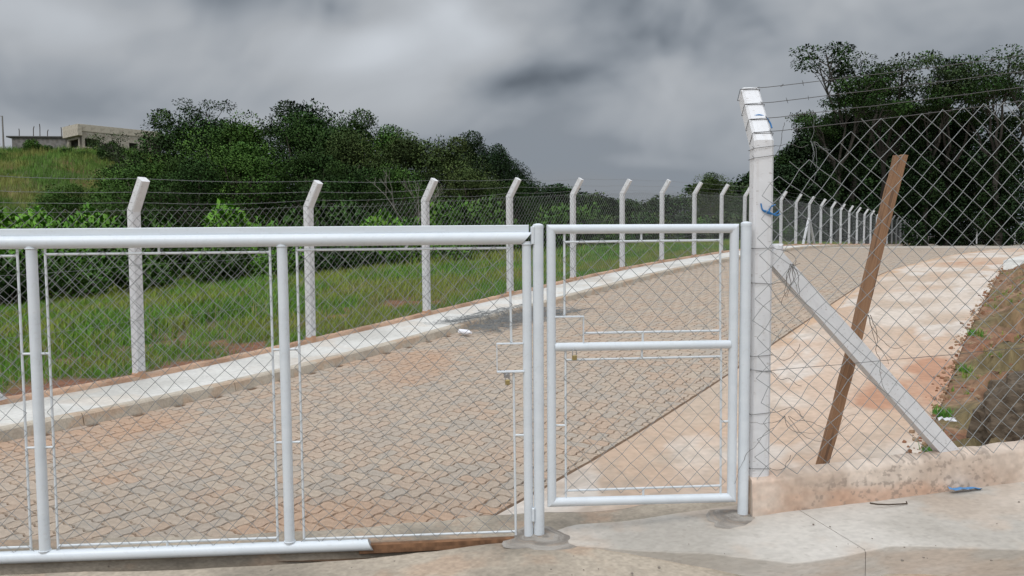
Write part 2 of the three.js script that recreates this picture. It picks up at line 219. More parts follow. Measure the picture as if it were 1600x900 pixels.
// x where the line o = g(s) crosses the forward distance zf
function crossX(g, zf) { let x = 0; for (let k = 0; k < 30; k++) { const s = DX * x + DZ * zf; x = (g(s) + DX * zf) / DZ; } return x; }
const slabBack = (x) => interp([-9, -3, -1.0, -0.4, 0.1, 1.3], [3.6, 4.0, 4.10, 4.26, 4.40, 4.5], x) + 0.10 * (fbm(x * 2.5, 3, 4, 6) - 0.5);
const PB = 34; // paving stones are built up to here along the road; farther off the surface takes over
{
  const bed = sheet(12, rowsZ.length - 1, (i, j) => { const zf = rowsZ[j], a = crossX(() => KERB_O - 0.05, zf), b = crossX((s) => oL(s) + 0.02, zf), x = lerp(a, b, i / 12), s = so(x, zf)[0]; return [x, roadY(s) - 0.012, -zf, x, zf]; });
  const road = struct('road', bed, bedMat); road.userData.label = 'beige interlocking paved road climbing behind the gate';
  // far surface of the same paving
  const farTex = texture(512, 512, (u, v, c) => { const n = fbm(u * 6, v * 6, 5, 71, 6), g = fbm(u * 60, v * 60, 2, 72, 60); mix3(c, [0.34, 0.30, 0.25], [0.42, 0.37, 0.31], n); const m = 0.85 + 0.3 * g; c[0] *= m; c[1] *= m; c[2] *= m; });
  const fz = []; for (let s = PB; s <= 88; s += 1) fz.push(s);
  const far = sheet(10, fz.length - 1, (i, j) => { const s = fz[j], o = lerp(KERB_O - 0.02, oL(s) + 0.01, i / 10), [x, zf] = xz(s, o); return [x, roadY(s), -zf, x / 3, zf / 3]; });
  mesh('paved_surface', far, std({ map: farTex, roughness: 0.95 }), road).userData.label = 'distant stretch of the paving';
  const jr = []; for (let z = 4.45; z < 40; z += 0.07) jr.push(z);
  mesh('dark_gap_strip', sheet(3, jr.length - 1, (i, j) => { const zf = jr[j], n = hash(j, i, 3), x = crossX((s) => oL(s) - [0.050, 0.040, 0.012, -0.004][i] - (i === 0 ? 0.02 * n : 0), zf), s = so(x, zf)[0]; return [x, roadY(s) + [-0.006, 0.006, 0.007, 0.004][i] + 0.003 * n, -zf, x * 2, zf * 2]; }), bedMat, road).userData.label = 'dark strip laid over the stones in place of the shaded open gap along the concrete walk';  // dark strip on top of the stones, standing in for an open gap's shade
  // interlocking stones: each one covers two cells of a grid whose edges are S-shaped
  const U = 0.108, AMP = 0.0085;
  const edge = (x0, y0, x1, y1) => { const out = []; for (const t of [0, 0.28, 0.72]) { const f = t === 0 ? 0 : t < 0.5 ? AMP : -AMP; const fwd = (x1 - x0) + (y1 - y0) > 0, tt = fwd ? f : -f; out.push([lerp(x0, x1, t) + (y1 !== y0 ? tt : 0), lerp(y0, y1, t) + (x1 !== x0 ? tt : 0)]); } return out; };
  function stone(hor) {
    const w = hor ? 2 : 1, h = hor ? 1 : 2, c = []; for (let k = 0; k < w; k++) c.push([k, 0, k + 1, 0]); for (let k = 0; k < h; k++) c.push([w, k, w, k + 1]); for (let k = w; k > 0; k--) c.push([k, h, k - 1, h]); for (let k = h; k > 0; k--) c.push([0, k, 0, k - 1]);
    const pts = c.flatMap(([a, b, d, e]) => edge(a * U, b * U, d * U, e * U)), cx = w * U / 2, cy = h * U / 2, N = pts.length;
    const ring = (g) => pts.map(([x, y]) => [(x - cx) * (1 - 2 * g / (w * U)), (y - cy) * (1 - 2 * g / (h * U))]);
    const top = ring(0.0075), low = ring(0.0036), p = [], uv = [], ix = [];
    for (const [x, y] of top) { p.push(x, 0, -y); uv.push(x * 3, y * 3); } for (const [x, y] of low) { p.push(x, -0.014, -y); uv.push(x * 3, y * 3); }
    for (const t of THREE.ShapeUtils.triangulateShape(top.map(([x, y]) => new THREE.Vector2(x, y)), [])) ix.push(t[0], t[1], t[2]);
    const g0 = new THREE.BufferGeometry(); g0.setAttribute('position', new THREE.Float32BufferAttribute(p, 3)); g0.setAttribute('uv', new THREE.Float32BufferAttribute(uv, 2));
    for (let k = 0; k < N; k++) { const k2 = (k + 1) % N; ix.push(k, N + k, N + k2, k, N + k2, k2); } g0.setIndex(ix); const g = g0.toNonIndexed(); g.computeVertexNormals(); return g;
  }
  const geos = [stone(true), stone(false)];
  const list = [], turn = Math.atan2(DX, DZ); // grid rows follow the road
  for (let j = Math.floor(-1 / U); j < PB / U + 2; j++) for (let i = 0; i < 12 / U; i++) {
    const k = (((i - j) % 4) + 4) % 4; if (k !== 0 && k !== 3) continue; const hor = k === 0;
    const o = KERB_O + 0.004 + (i + (hor ? 1 : 0.5)) * U, s = (j + (hor ? 0.5 : 1)) * U; if (s > PB) continue;
    const [x, zf] = xz(s, o); if (zf < slabBack(x) + 0.02 || o > oL(s) + 0.09 || x < -9) continue;
    list.push({ hor, o, s, x, zf, d: Math.hypot(x, zf) });
  }
  const tones = [[0.415, 0.33, 0.255], [0.43, 0.345, 0.27], [0.40, 0.33, 0.265], [0.43, 0.33, 0.25], [0.385, 0.325, 0.265], [0.44, 0.355, 0.275]], clay = [0.46, 0.26, 0.15];
  const clayOf = (x, zf, s, o) => clamp(0.75 * smooth(0.56, 0.74, fbm(x * 0.9 + 3, zf * 0.9, 4, 111) * smooth(22, 9, s) + 0.26 * smooth(2.6, 0.2, o - KERB_O) * smooth(8.5, 3.5, s)) + 0.3 * smooth(0.55, 0.75, fbm(x * 3, zf * 3, 3, 115)) * smooth(26, 8, s));
  const r = rng(5), mats = tones.flatMap((t) => [0, 0.2, 0.45].map((k) => { const c = [...t]; toward(c, clay, k); return std({ map: paverMap, color: new THREE.Color(c[0] * 1.2, c[1] * 1.2, c[2] * 1.2), roughness: 0.93, bumpMap: rep(grain, 1), bumpScale: 0.0015 }); }));
  const fieldMat = std({ map: paverMap, roughness: 0.93 });
  list.forEach((q) => { q.tone = Math.floor(r() * 6); q.dy = (r() - 0.5) * 0.005; q.tx = (r() - 0.5) * 0.025; q.tz = (r() - 0.5) * 0.025; q.clay = clayOf(q.x, q.zf, q.s, q.o); q.seen = Math.abs(q.x / q.zf) < 0.66 ? q.d : q.d + 50; });
  list.sort((a, b) => a.seen - b.seen);
  const dum = new THREE.Object3D(); dum.rotation.order = 'YXZ';
  const pose = (q, o) => { const sl = (roadY(q.s + 0.1) - roadY(q.s - 0.1)) / 0.2; o.rotation.order = 'YXZ'; o.position.set(q.x, roadY(q.s) + q.dy, -q.zf); o.rotation.set(Math.atan(sl) + q.tx, -turn, q.tz); };
  const near = list.slice(0, 300), rest = list.slice(300);
  near.forEach((q, i) => { const m = mesh(i ? 'paver_' + String(i).padStart(3, '0') : 'paver', geos[q.hor ? 0 : 1], mats[q.tone * 3 + (q.clay > 0.55 ? 2 : q.clay > 0.25 ? 1 : 0)], road); pose(q, m); });
  for (const hor of [true, false]) {
    const sub = rest.filter((q) => q.hor === hor), im = new THREE.InstancedMesh(geos[hor ? 0 : 1], fieldMat, sub.length); im.name = hor ? 'paving_stones_across' : 'paving_stones_along'; im.userData.kind = 'stuff'; im.castShadow = im.receiveShadow = true;
    sub.forEach((q, i) => { pose(q, dum); dum.updateMatrix(); im.setMatrixAt(i, dum.matrix); const c = [...tones[q.tone]]; toward(c, clay, q.clay * 0.55); im.setColorAt(i, new THREE.Color(c[0] * 1.2, c[1] * 1.2, c[2] * 1.2)); });
    road.add(im);
  }
}
// walk beside the fence, its kerb stones, the mortar footing
const sRows = []; for (let s = -1; s < 34; s += 0.4) sRows.push(s); for (let s = 34; s <= 88; s += 1.5) sRows.push(s);
struct('fence_walk', sheet(4, sRows.length - 1, (i, j) => { const s = sRows[j], o = lerp(FENCE_O + 0.06, KERB_O - 0.13, i / 4), [x, zf] = xz(s, o); return [x, H(s) + 0.004 * (fbm(x, zf, 2, 3) - 0.5), -zf, x / 4, zf / 4]; }), walkPale);
{
  const kerb = struct('kerb', sheet(1, sRows.length - 1, (i, j) => { const s = sRows[j], o = lerp(KERB_O - 0.13, KERB_O - 0.02, i), [x, zf] = xz(s, o); return [x, H(s) - 0.02, -zf, x, zf]; }), kerbMat);
  const r = rng(9); let s = -1;
  const section = [[-0.13, -0.2], [-0.13, 0.0], [-0.025, 0.002], [-0.006, -0.014], [0.016, -0.10], [0.02, -0.2]];
  const stoneGeo = (s0, s1) => { const p = [], ix = [], uv = [], n = section.length, dy = (r() - 0.5) * 0.006, d2 = (r() - 0.5) * 0.008; [s0 + 0.004, (s0 + s1) / 2, s1 - 0.004].forEach((q) => section.forEach(([a, b], k) => { const [x, zf] = xz(q, KERB_O + a + (k > 1 ? d2 : 0)); p.push(x, H(q) + b + dy, -zf); uv.push(q * 0.7, k * 0.05); }));
    for (let j = 0; j < 2; j++) for (let k = 0; k < n - 1; k++) { const a = j * n + k; ix.push(a, a + n, a + 1, a + 1, a + n, a + n + 1); } for (const [b, f] of [[0, 1], [2 * n, 0]]) for (let k = 1; k < n - 1; k++) f ? ix.push(b, b + k, b + k + 1) : ix.push(b, b + k + 1, b + k);
    const g = new THREE.BufferGeometry(); g.setAttribute('position', new THREE.Float32BufferAttribute(p, 3)); g.setAttribute('uv', new THREE.Float32BufferAttribute(uv, 2)); g.setIndex(ix); const h = g.toNonIndexed(); h.computeVertexNormals(); return h; };
  const farG = []; for (let k = 0; s < 87; k++) { const e = s + 1.55 + r() * 0.1; if (s < 40) mesh(k ? 'kerb_stone_' + String(k).padStart(3, '0') : 'kerb_stone', stoneGeo(s, e), kerbMat, kerb); else farG.push(stoneGeo(s, e)); s = e; }
  const f = mesh('kerb_run', mergeGeometries(farG), kerbMat, kerb); f.userData.kind = 'stuff';
}
{ // low ridge of clay-coloured mortar that holds the fence posts
  const prof = [[-0.075, -0.25], [-0.07, 0.03], [-0.04, 0.05], [0.03, 0.048], [0.062, 0.03], [0.07, -0.05]], fine = []; for (let s = -1; s < 20; s += 0.12) fine.push(s); for (let s = 20; s <= 86; s += 0.6) fine.push(s);
  struct('mortar_footing', sheet(prof.length - 1, fine.length - 1, (i, j) => { const s = fine[j], n = (hash(i, j, 5) - 0.5) * 0.014, [x, zf] = xz(s, FENCE_O + prof[i][0] + n); return [x, H(s) + prof[i][1] + n, -zf, s * 0.8, i * 0.05]; }), mortar);
}
// broad concrete walk on the other side of the road, stained with red clay
{
  const rz = [4.12]; for (let z = 4.4; z < 14; z += 0.3) rz.push(z); for (let z = 14; z < 60; z += 1) rz.push(z);
  const map = texture(2048, 256, (u, v, c) => { const s = u * 34, o = v * 2.4, a = fbm(s * 0.8, o * 1.1, 5, 131), b = fbm(s * 0.55 + 4, o * 0.9 + 2, 5, 137), g = fbm(s * 22, o * 22, 3, 139);
    mix3(c, [0.46, 0.355, 0.27], [0.57, 0.485, 0.41], smooth(0.34, 0.70, a)); toward(c, [0.50, 0.34, 0.235], smooth(0.42, 0.68, b) * 0.7); toward(c, [0.60, 0.545, 0.49], smooth(0.58, 0.72, fbm(s * 0.7 + 11, o * 1.6, 4, 151)) * 0.7); toward(c, [0.36, 0.29, 0.225], smooth(0.56, 0.7, fbm(s * 3, o * 7, 4, 133)) * 0.35);
    const spot = Math.exp(-(((s - 9.0) / 1.0) ** 2) - ((o - 1.9) / 0.62) ** 2) + 0.7 * Math.exp(-(((s - 7.6) / 0.5) ** 2) - ((o - 1.6) / 0.5) ** 2) + 0.6 * Math.exp(-(((s - 22) / 1.2) ** 2) - ((o - 1.2) / 0.7) ** 2); // spilled red earth
    toward(c, [0.40, 0.19, 0.105], smooth(0.22, 0.75, spot * (0.1 + 1.7 * fbm(s * 1.6, o * 3.4, 5, 141))) * 0.8); toward(c, [0.50, 0.31, 0.18], smooth(9, 11, s) * smooth(0.22, 0.06, o + (fbm(s * 2, o * 3, 3, 143) - 0.5) * 0.3) * 0.7);
    const m = 0.84 + 0.32 * g; c[0] *= m; c[1] *= m; c[2] *= m; }, true, false);
  struct('concrete_walk', sheet(9, rz.length - 1, (i, j) => { const zf = rz[j], a = crossX(oL, zf), b = crossX(oR, zf), x = lerp(a, b, Math.max(0, i - 1) / 8), [s, o] = so(x, zf); return [x, roadY(s) + (i ? 0.018 : -0.05) + 0.1 * smooth(5.0, 4.2, zf) * smooth(0.1, 1.3, x), -zf, s / 34, clamp((o - oL(s)) / 2.4)]; }), std({ map, roughness: 0.93, bumpMap: rep(lump, 20, 2), bumpScale: 0.006 }));
  // crossing walk that leaves it at the bend
  const P = (s, o, dy) => { const [x, zf] = xz(s, o); return V(x, H(s) + dy, -zf); };
  const q = [P(20.2, -0.30, 0.06), P(20.9, 6, 0.42), P(25.6, 6, 0.42), P(24.6, 0.3, 0.03)];
  struct('branch_walk', sheet(8, 4, (i, j) => { const t = clamp((i - 1) / 6), a = q[0].clone().lerp(q[1], t), b = q[3].clone().lerp(q[2], t), p = a.lerp(b, Math.max(0, j - 1) / 3); return [p.x, p.y + (j && i && i < 8 ? 0.05 : -0.25), p.z, p.x / 4, p.z / 4 + (j ? 0 : 0.1)]; }), walkPale);
}
// ---------------------------------------------------------------- street side: threshold, apron, sidewalk
const gateZ = (x) => 4.04 + 0.075 * (x - 0.08);
const streetY = (x) => 0.105 * smooth(0.3, 0.9, x) * Math.max(0, x - 0.55);
{
  const xs = []; for (let x = -9; x < -4; x += 0.5) xs.push(x); for (let x = -4; x <= 1.26; x += 0.05) xs.push(x);
  const front = (x) => gateZ(x) + 0.012 + 0.012 * (fbm(x * 9, 1, 3, 4) - 0.5) - 0.05 * smooth(-0.1, 0.2, x), back = (x) => slabBack(x) + 0.05;
  const prof = [[0, -0.12], [0, -0.012], [0.02, 0.0], [0.5, 0.006], [0.9, 0.004], [1, -0.005], [1, -0.06]];
  const top = (x) => 0.0 + streetY(x) * 0.9;
  struct('threshold', sheet(xs.length - 1, prof.length - 1, (i, j) => { const x = xs[i], [t, dy] = prof[j], zf = lerp(front(x), back(x), t); return [x, top(x) + dy + (fbm(x * 4, zf * 9, 3, 8) - 0.5) * 0.008, -zf, x / 2, zf / 2 + dy]; }), apronMat);
  // brown strip added in place of the threshold slab's soil-stained front face
  const ch = tag(mesh('slab_edge_strip', (() => { const g = box(0.80, 0.05, 0.03, 0, 0, 0, 0.004); return g; })(), edgeBrown), 'brown strip added for the soil stained front face of the threshold slab beyond the cut pipe', 'rail'); ch.position.set(-0.395, -0.022, -gateZ(-0.395) - 0.004); ch.rotation.set(0, 0.0749, 0.012);
  const ys = []; for (let z = -6; z < 2; z += 1) ys.push(z); for (let z = 2; z <= 4.0; z += 0.08) ys.push(z); ys.push(4.01);
  const ax = []; for (let x = -30; x < -4; x += 2) ax.push(x); for (let x = -4; x <= 3.2; x += 0.09) ax.push(x); for (let x = 3.5; x < 30; x += 2) ax.push(x);
  const edgeZ = (x) => interp([-30, -0.75, 0.05, 0.3, 1.3, 30], [0.05, 0.05, 0.0, 0.0, 0.0, 0.0], x);
  const low = (x) => interp([-30, -1.2, -0.6, 0.1, 0.5, 1.2, 1.7, 3, 30], [-0.075, -0.072, -0.05, -0.004, -0.012, -0.04, -0.02, 0.13, 2.5], x);
  struct('driveway_apron', sheet(ax.length - 1, ys.length - 1, (i, j) => { const x = ax[i], e = gateZ(x) - edgeZ(x) - 0.02 * fbm(x * 6, 2, 4, 14), z0 = ys[j], zf = z0 > 3.2 ? lerp(3.2, e, (z0 - 3.2) / 0.81) : z0; return [x, low(x) + 0.014 * (fbm(x * 1.8, zf * 1.8, 4, 15) - 0.5) - 0.04 * smooth(3.0, 1.5, zf), -zf, x / 2.5, zf / 2.5]; }), apronMat);
  // two slabs of the street sidewalk with an open joint and a worn front edge
  const frontZ = (x) => interp([0.16, 0.35, 0.62, 0.9, 1.18, 1.66, 2.2, 6, 30], [4.0, 3.93, 3.84, 3.72, 3.52, 3.60, 3.40, 3.1, 3.1], x) + 0.02 * (fbm(x * 7, 1, 3, 24) - 0.5);
  const slab = (x0, x1, name) => { const n = Math.ceil((x1 - x0) / 0.07), pr = [[0, -0.16], [0, -0.012], [0.012, 0], [0.2, 0], [0.45, 0], [0.7, 0], [1, 0]]; const nn = Math.min(n, 90);
    return struct(name, sheet(nn, pr.length - 1, (i, j) => { const x = lerp(x0, x1, i / nn), [t, dy] = pr[j], jx = (x === x0 && x0 > 1 ? 1 : x === x1 && x1 < 2 ? 1 : 0) ? 0 : 0, b = gateZ(x) + 0.16, zf = lerp(frontZ(x), b, t), skew = (x0 > 1 || x1 < 2) ? (4.2 - zf) * 0.2 * (x1 < 2 ? smooth(0.3, 1.5, x) : smooth(3.0, 1.5, x)) : 0; return [x + skew + jx, streetY(x) + 0.002 + 0.010 * smooth(0.2, 0.6, x) + dy + 0.006 * (fbm(x * 2, zf * 2, 3, 25) - 0.5), -zf, x / 3, zf / 3 + dy]; }), streetWalk); };
  slab(0.16, 1.50, 'sidewalk_slab'); slab(1.5025, 14, 'sidewalk_slab');
}
// ---------------------------------------------------------------- low plastered wall under the mesh fence
const fenceZ = (x) => 4.16 + 0.05 * (x - 1.3);
const wallTop = (x) => 0.292 + 0.1 * (x - 1.36) + 0.012 * (fbm(x * 5, 2, 4, 44) - 0.5);
{
  const prof = [[-0.075, -0.5], [-0.075, -0.25], [-0.075, -0.12], [-0.072, -0.03], [-0.06, -0.006], [-0.02, 0.0], [0.04, 0.002], [0.07, -0.02], [0.075, -0.5]], n = 260;
  const g = sheet(prof.length - 1, n, (i, j) => { const x = 1.262 + j / n * 8, [a, b] = prof[i], k = (fbm(x * 9, i * 0.7, 4, 46) - 0.5) * 0.018; return [x, (b < -0.3 ? b : wallTop(x) + b + (i > 2 && i < 7 ? k * 0.6 : 0)), -(fenceZ(x) + 0.02 + a + (i < 7 ? k : 0)), x / 4, (b < -0.3 ? b : wallTop(x) + b) / 2 + 0.3]; });
  const end = sheet(prof.length - 1, 1, (i, j) => { const [a, b] = prof[i]; return [1.262, j ? -0.5 : (b < -0.3 ? b : wallTop(1.262) + b), -(fenceZ(1.262) + 0.02 + a), a / 2, b / 2]; });
  tag(mesh('low_wall', mergeGeometries([g, end]), wallMat), 'low plastered wall, clay stained and chipped, under the wire mesh', 'wall');
}

// ---------------------------------------------------------------- sliding gate
{
  const g = thing('sliding_gate', 'wide white pipe gate with three wire mesh panels', 'gate', 0.08, 0, -4.04, 0.0749); g.rotation.z = 0.003;
  const part = (name, geo, m = paint) => mesh(name, geo, m, g), R = 0.0255;
  const END = -3.62, st = [END, -2.422, -1.224, 0];
  part('top_rail', pipe(V(END, 1.561, 0), V(0, 1.561, 0), 0.0305, V(0, 1, 0), 1, 0.9));
  part('guide_rail', box(3.66, 0.056, 0.03, -1.817, 1.601, -0.022, 0.003));
  part('bottom_rail', pipe(V(END, 0.002, 0), V(-0.815, -0.002, 0), 0.030, V(0, 1, 0), 1, -0.5));
  for (const a of st) part('stile', pipe(V(a, a === 0 ? -0.01 : 0.02, 0), V(a, 1.545, 0), a === 0 ? 0.0235 : R, V(1, 0, 0)));
  g.children.filter((c) => c.name === 'stile').forEach((c, i) => { for (const y of i === 3 ? [1.53] : [0.031, 1.531]) { const w = mesh('weld_bead', new THREE.TorusGeometry(i === 3 ? 0.0245 : 0.0265, 0.0035, 6, 28).rotateX(Math.PI / 2), paint, c); w.position.set(st[i], y, 0); } });
  const rod = 0.0062;
  const rods = (list, name) => { const m = new MB(); for (const [a, b, c, d] of list) m.seg(V(a, b, -0.002), V(c, d, -0.002), rod, 8); part(name, m.build(), rodPaint); };
  rods([[END + 0.07, 1.53, END + 0.07, 0.03], [-2.489, 1.53, -2.489, 0.03], [END + 0.07, 1.497, -2.489, 1.497], [END + 0.07, 0.05, -2.489, 0.05]], 'panel_frame');
  rods([[-2.359, 1.53, -2.359, 0.03], [-1.284, 1.53, -1.284, 0.03], [-2.359, 1.503, -1.284, 1.503], [-2.359, 0.05, -1.284, 0.05]], 'panel_frame');
  rods([[-1.152, 1.53, -1.152, 0.03], [-1.152, 1.512, -0.085, 1.512], [-1.152, 0.038, -0.07, 0.038], [-0.088, 1.53, -0.082, 1.023], [-0.072, 0.879, -0.068, 0.02]], 'panel_frame');
  for (const [a, b, c, d] of [[-2.489, 1.016, -2.445, 1.016], [-2.40, 1.016, -2.359, 1.016], [-2.489, 0.549, -2.445, 0.549], [-2.40, 0.549, -2.359, 0.549], [-1.284, 1.014, -1.247, 1.014], [-1.2, 1.014, -1.152, 1.014], [-1.284, 0.541, -1.247, 0.541], [-1.2, 0.541, -1.152, 0.541], [-0.07, 0.545, -0.02, 0.545], [-1.82, 1.503, -1.82, 1.54], [-0.615, 1.512, -0.60, 1.54], [-1.83, 0.02, -1.83, 0.05]]) part('spacer', new MB().seg(V(a, b, -0.002), V(c, d, -0.002), 0.0062, 8).build(), rodPaint);
  part('latch_frame', mergeGeometries([box(0.135, 0.006, 0.03, -0.09, 1.023, 0, 0.001), box(0.004, 0.145, 0.03, -0.157, 0.951, 0, 0.002), box(0.14, 0.009, 0.03, -0.088, 0.879, 0.004, 0.002)]));
  part('hasp', box(0.03, 0.028, 0.012, -0.108, 0.862, 0.008, 0.002), steel);
  part('end_bracket', box(0.016, 0.09, 0.05, 0.03, 1.575, 0, 0.003)); part('stop_plate', box(0.014, 0.07, 0.03, 0.022, 0.13, 0.012, 0.003));
  let k = 0; for (const [a, w] of [[END + 0.055, 1.09], [-2.375, 1.107], [-1.168, 1.09]]) { const m = chainLink(w, 1.488, 0.0975, 0.1, 0.00135, 200 + 7 * k++, (q) => V(a + q.x + 0.008 * Math.sin(q.y * 3 + k), 0.028 + q.y + 0.006 * Math.sin(q.x * 5 + k) , 0.008 + q.z + 0.012 * Math.sin(q.x * 2.7) * Math.sin(q.y * 2.1)), 4, 0.004); const w0 = part('wire_mesh', m, galv); w0.userData.kind = 'stuff'; }
}
function padlock(x, y, z, turn, label) {
  const p = thing('padlock', label, 'padlock', x, y, z, turn); mesh('lock_body', box(0.024, 0.026, 0.014, 0, -0.026, 0, 0.003), brass, p);
  const m = new MB(), pts = []; for (let k = 0; k <= 10; k++) { const t = k / 10 * Math.PI; pts.push(V(Math.cos(t) * 0.0105, 0.004 + Math.sin(t) * 0.012, 0)); } pts.unshift(V(0.0105, -0.014, 0)); pts.push(V(-0.0105, -0.014, 0)); m.path(pts, 0.0026, 8); mesh('shackle', m.build(), steel, p);
}
{ const a = -0.108, c = Math.cos(0.0749), s = Math.sin(0.0749); padlock(0.08 + a * c + 0.002, 0.852, -4.04 - a * s * 1 + 0.018, 0.07, 'brass padlock hanging under the latch of the wide gate'); padlock(0.319, 0.972, -4.04, 0.3, 'small padlock hanging below the middle rail of the narrow gate'); }

// ---------------------------------------------------------------- pedestrian gate and its steel posts
{
  const g = thing('pedestrian_gate', 'narrow white pipe gate with two wire mesh panels', 'gate', 0.14, 0, -4.045, 0.0798);
  const part = (name, geo, m = paint) => mesh(name, geo, m, g), R = 0.0235, L = 0.061, Q = 1.022, T = 1.606, B = 0.187;
  part('stile', pipe(V(L, B, 0), V(L, T, 0), R, V(-1, 0, 0), 1, 1)); part('stile', pipe(V(Q, B - 0.006, 0), V(Q, T, 0), R, V(1, 0, 0), 1, 1));
  part('top_rail', pipe(V(L, T, 0), V(Q, T, 0), R, V(0, 1, 0), 1, 1)); part('bottom_rail', pipe(V(L, B, 0), V(Q, B - 0.006, 0), R, V(0, -1, 0), 1, 1)); part('middle_rail', pipe(V(L + 0.018, 1.0, 0), V(Q - 0.018, 1.0, 0), 0.0225));
  const rods = (list) => { const m = new MB(); for (const [a, b, c, d] of list) m.seg(V(a, b, -0.002), V(c, d, -0.002), 0.006, 8); part('panel_frame', m.build(), rodPaint); };
  rods([[0.13, 1.59, 0.13, 1.157], [0.13, 1.54, 0.947, 1.545], [0.947, 1.59, 0.953, 1.01], [0.228, 1.07, 0.953, 1.072]]);
  rods([[0.135, 0.985, 0.135, 0.2], [0.135, 0.932, 0.958, 0.936], [0.958, 0.985, 0.963, 0.2], [0.135, 0.245, 0.963, 0.247]]);
  for (const [a, b, c, d] of [[0.53, 1.543, 0.53, 1.59], [0.54, 1.07, 0.54, 1.0], [0.536, 0.934, 0.536, 0.99], [0.546, 0.246, 0.546, 0.2], [L, 0.592, 0.135, 0.59], [0.963, 0.59, Q, 0.59]]) part('spacer', new MB().seg(V(a, b, -0.002), V(c, d, -0.002), 0.006, 8).build(), rodPaint);
  part('latch_frame', mergeGeometries([box(0.165, 0.007, 0.03, 0.148, 1.157, 0, 0.001), box(0.004, 0.15, 0.03, 0.228, 1.085, 0, 0.002)]));
  let k = 0; for (const [a, w, b, h] of [[0.115, 0.85, 1.055, 0.497], [0.12, 0.86, 0.228, 0.715]]) { k++; const m = part('wire_mesh', chainLink(w, h, 0.0985, 0.1, 0.00135, 300 + k * 9, (q) => V(a + q.x + 0.005 * Math.sin(q.y * 4), b + q.y + 0.004 * Math.sin(q.x * 6), 0.008 + q.z + 0.01 * Math.sin(q.x * 3)), 4), galv); m.userData.kind = 'stuff'; }
}
function steelPost(x, z, y0, h, label) {
  const p = thing('gate_post', label, 'post', x, y0, z, 0, 'steel gate posts'); mesh('tube', pipe(V(0, -0.08, 0), V(0, h, 0), 0.0275, V(1, 0, 0), 0, 0, 28), paint, p);
  const pts = []; for (let k = 0; k <= 6; k++) pts.push(new THREE.Vector2(0.0285 * Math.cos(k / 6 * Math.PI / 2), 0.012 * Math.sin(k / 6 * Math.PI / 2))); pts.unshift(new THREE.Vector2(0.0285, -0.012)); const c = mesh('cap', new THREE.LatheGeometry(pts, 28), paint, p); c.position.y = h;
  const f = []; for (let k = 0; k <= 7; k++) f.push(new THREE.Vector2(lerp(0.20, 0.026, k / 7), -0.012 + 0.024 * Math.sin(k / 7 * Math.PI / 2) + (k === 7 ? 0.006 : 0))); const fg = new THREE.LatheGeometry(f, 30); const pp = fg.attributes.position; for (let k = 0; k < pp.count; k++) { const a = Math.atan2(pp.getZ(k), pp.getX(k)), n = 0.6 + 0.8 * fbm(Math.cos(a) * 1.5 + x * 5, Math.sin(a) * 1.5, 3, 5), rr = Math.hypot(pp.getX(k), pp.getZ(k)); if (rr > 0.03) { pp.setX(k, pp.getX(k) * n); pp.setZ(k, pp.getZ(k) * n); } } fg.computeVertexNormals();
  mesh('grout_collar', fg, std({ map: concreteTex(19, [0.33, 0.30, 0.265], [0.20, 0.175, 0.15], [0.36, 0.26, 0.18], 0.3, 256), roughness: 0.9, bumpMap: lump, bumpScale: 0.006 }), p);
}
steelPost(0.134, -4.042, 0.006, 1.618, 'white steel post between the wide gate and the narrow gate'); steelPost(1.221, -4.131, 0.075, 1.555, 'white steel post against the tall whitewashed concrete post');

// ---------------------------------------------------------------- concrete posts
// square concrete post with an arm bent to one side (+x in its own frame)
function postGeo(w, h, armX, armY, k = 0.012) {
  const q = [[0, 0, 1], [0, h, 1], [armX, h + armY, 0.96]], p = [], uv = [], ix = [], ring = [];
  const add = (cx, cy, sx, ny, s) => { const c = k * s, a = w / 2 * s, st = []; for (const [x, z] of [[-a + c, -a], [a - c, -a], [a, -a + c], [a, a - c], [a - c, a], [-a + c, a], [-a, a - c], [-a, -a + c]]) st.push([cx + x * sx, cy + x * ny, z]); ring.push(st); };
  const t = Math.atan2(armX, armY), b = t / 2; add(0, 0, 1, 0, 1); add(0, h * 0.5, 1, 0, 1); add(0, h, 1, -Math.tan(b), 1); add(armX, h + armY, Math.cos(t), -Math.sin(t), 0.96);
  ring.forEach((st, j) => st.forEach(([x, y, z], i) => { p.push(x, y, z); uv.push(i * 0.04, y); }));
  for (let j = 0; j < 3; j++) for (let i = 0; i < 8; i++) { const i2 = (i + 1) % 8, a = j * 8 + i, c = j * 8 + i2; ix.push(a, a + 8, c, c, a + 8, c + 8); }
  const s = 24; for (let i = 1; i < 7; i++) ix.push(s, s + i + 1, s + i);
  const g0 = new THREE.BufferGeometry(); g0.setAttribute('position', new THREE.Float32BufferAttribute(p, 3)); g0.setAttribute('uv', new THREE.Float32BufferAttribute(uv, 2)); g0.setIndex(ix); const g = g0.toNonIndexed(); g.computeVertexNormals(); return g;
}
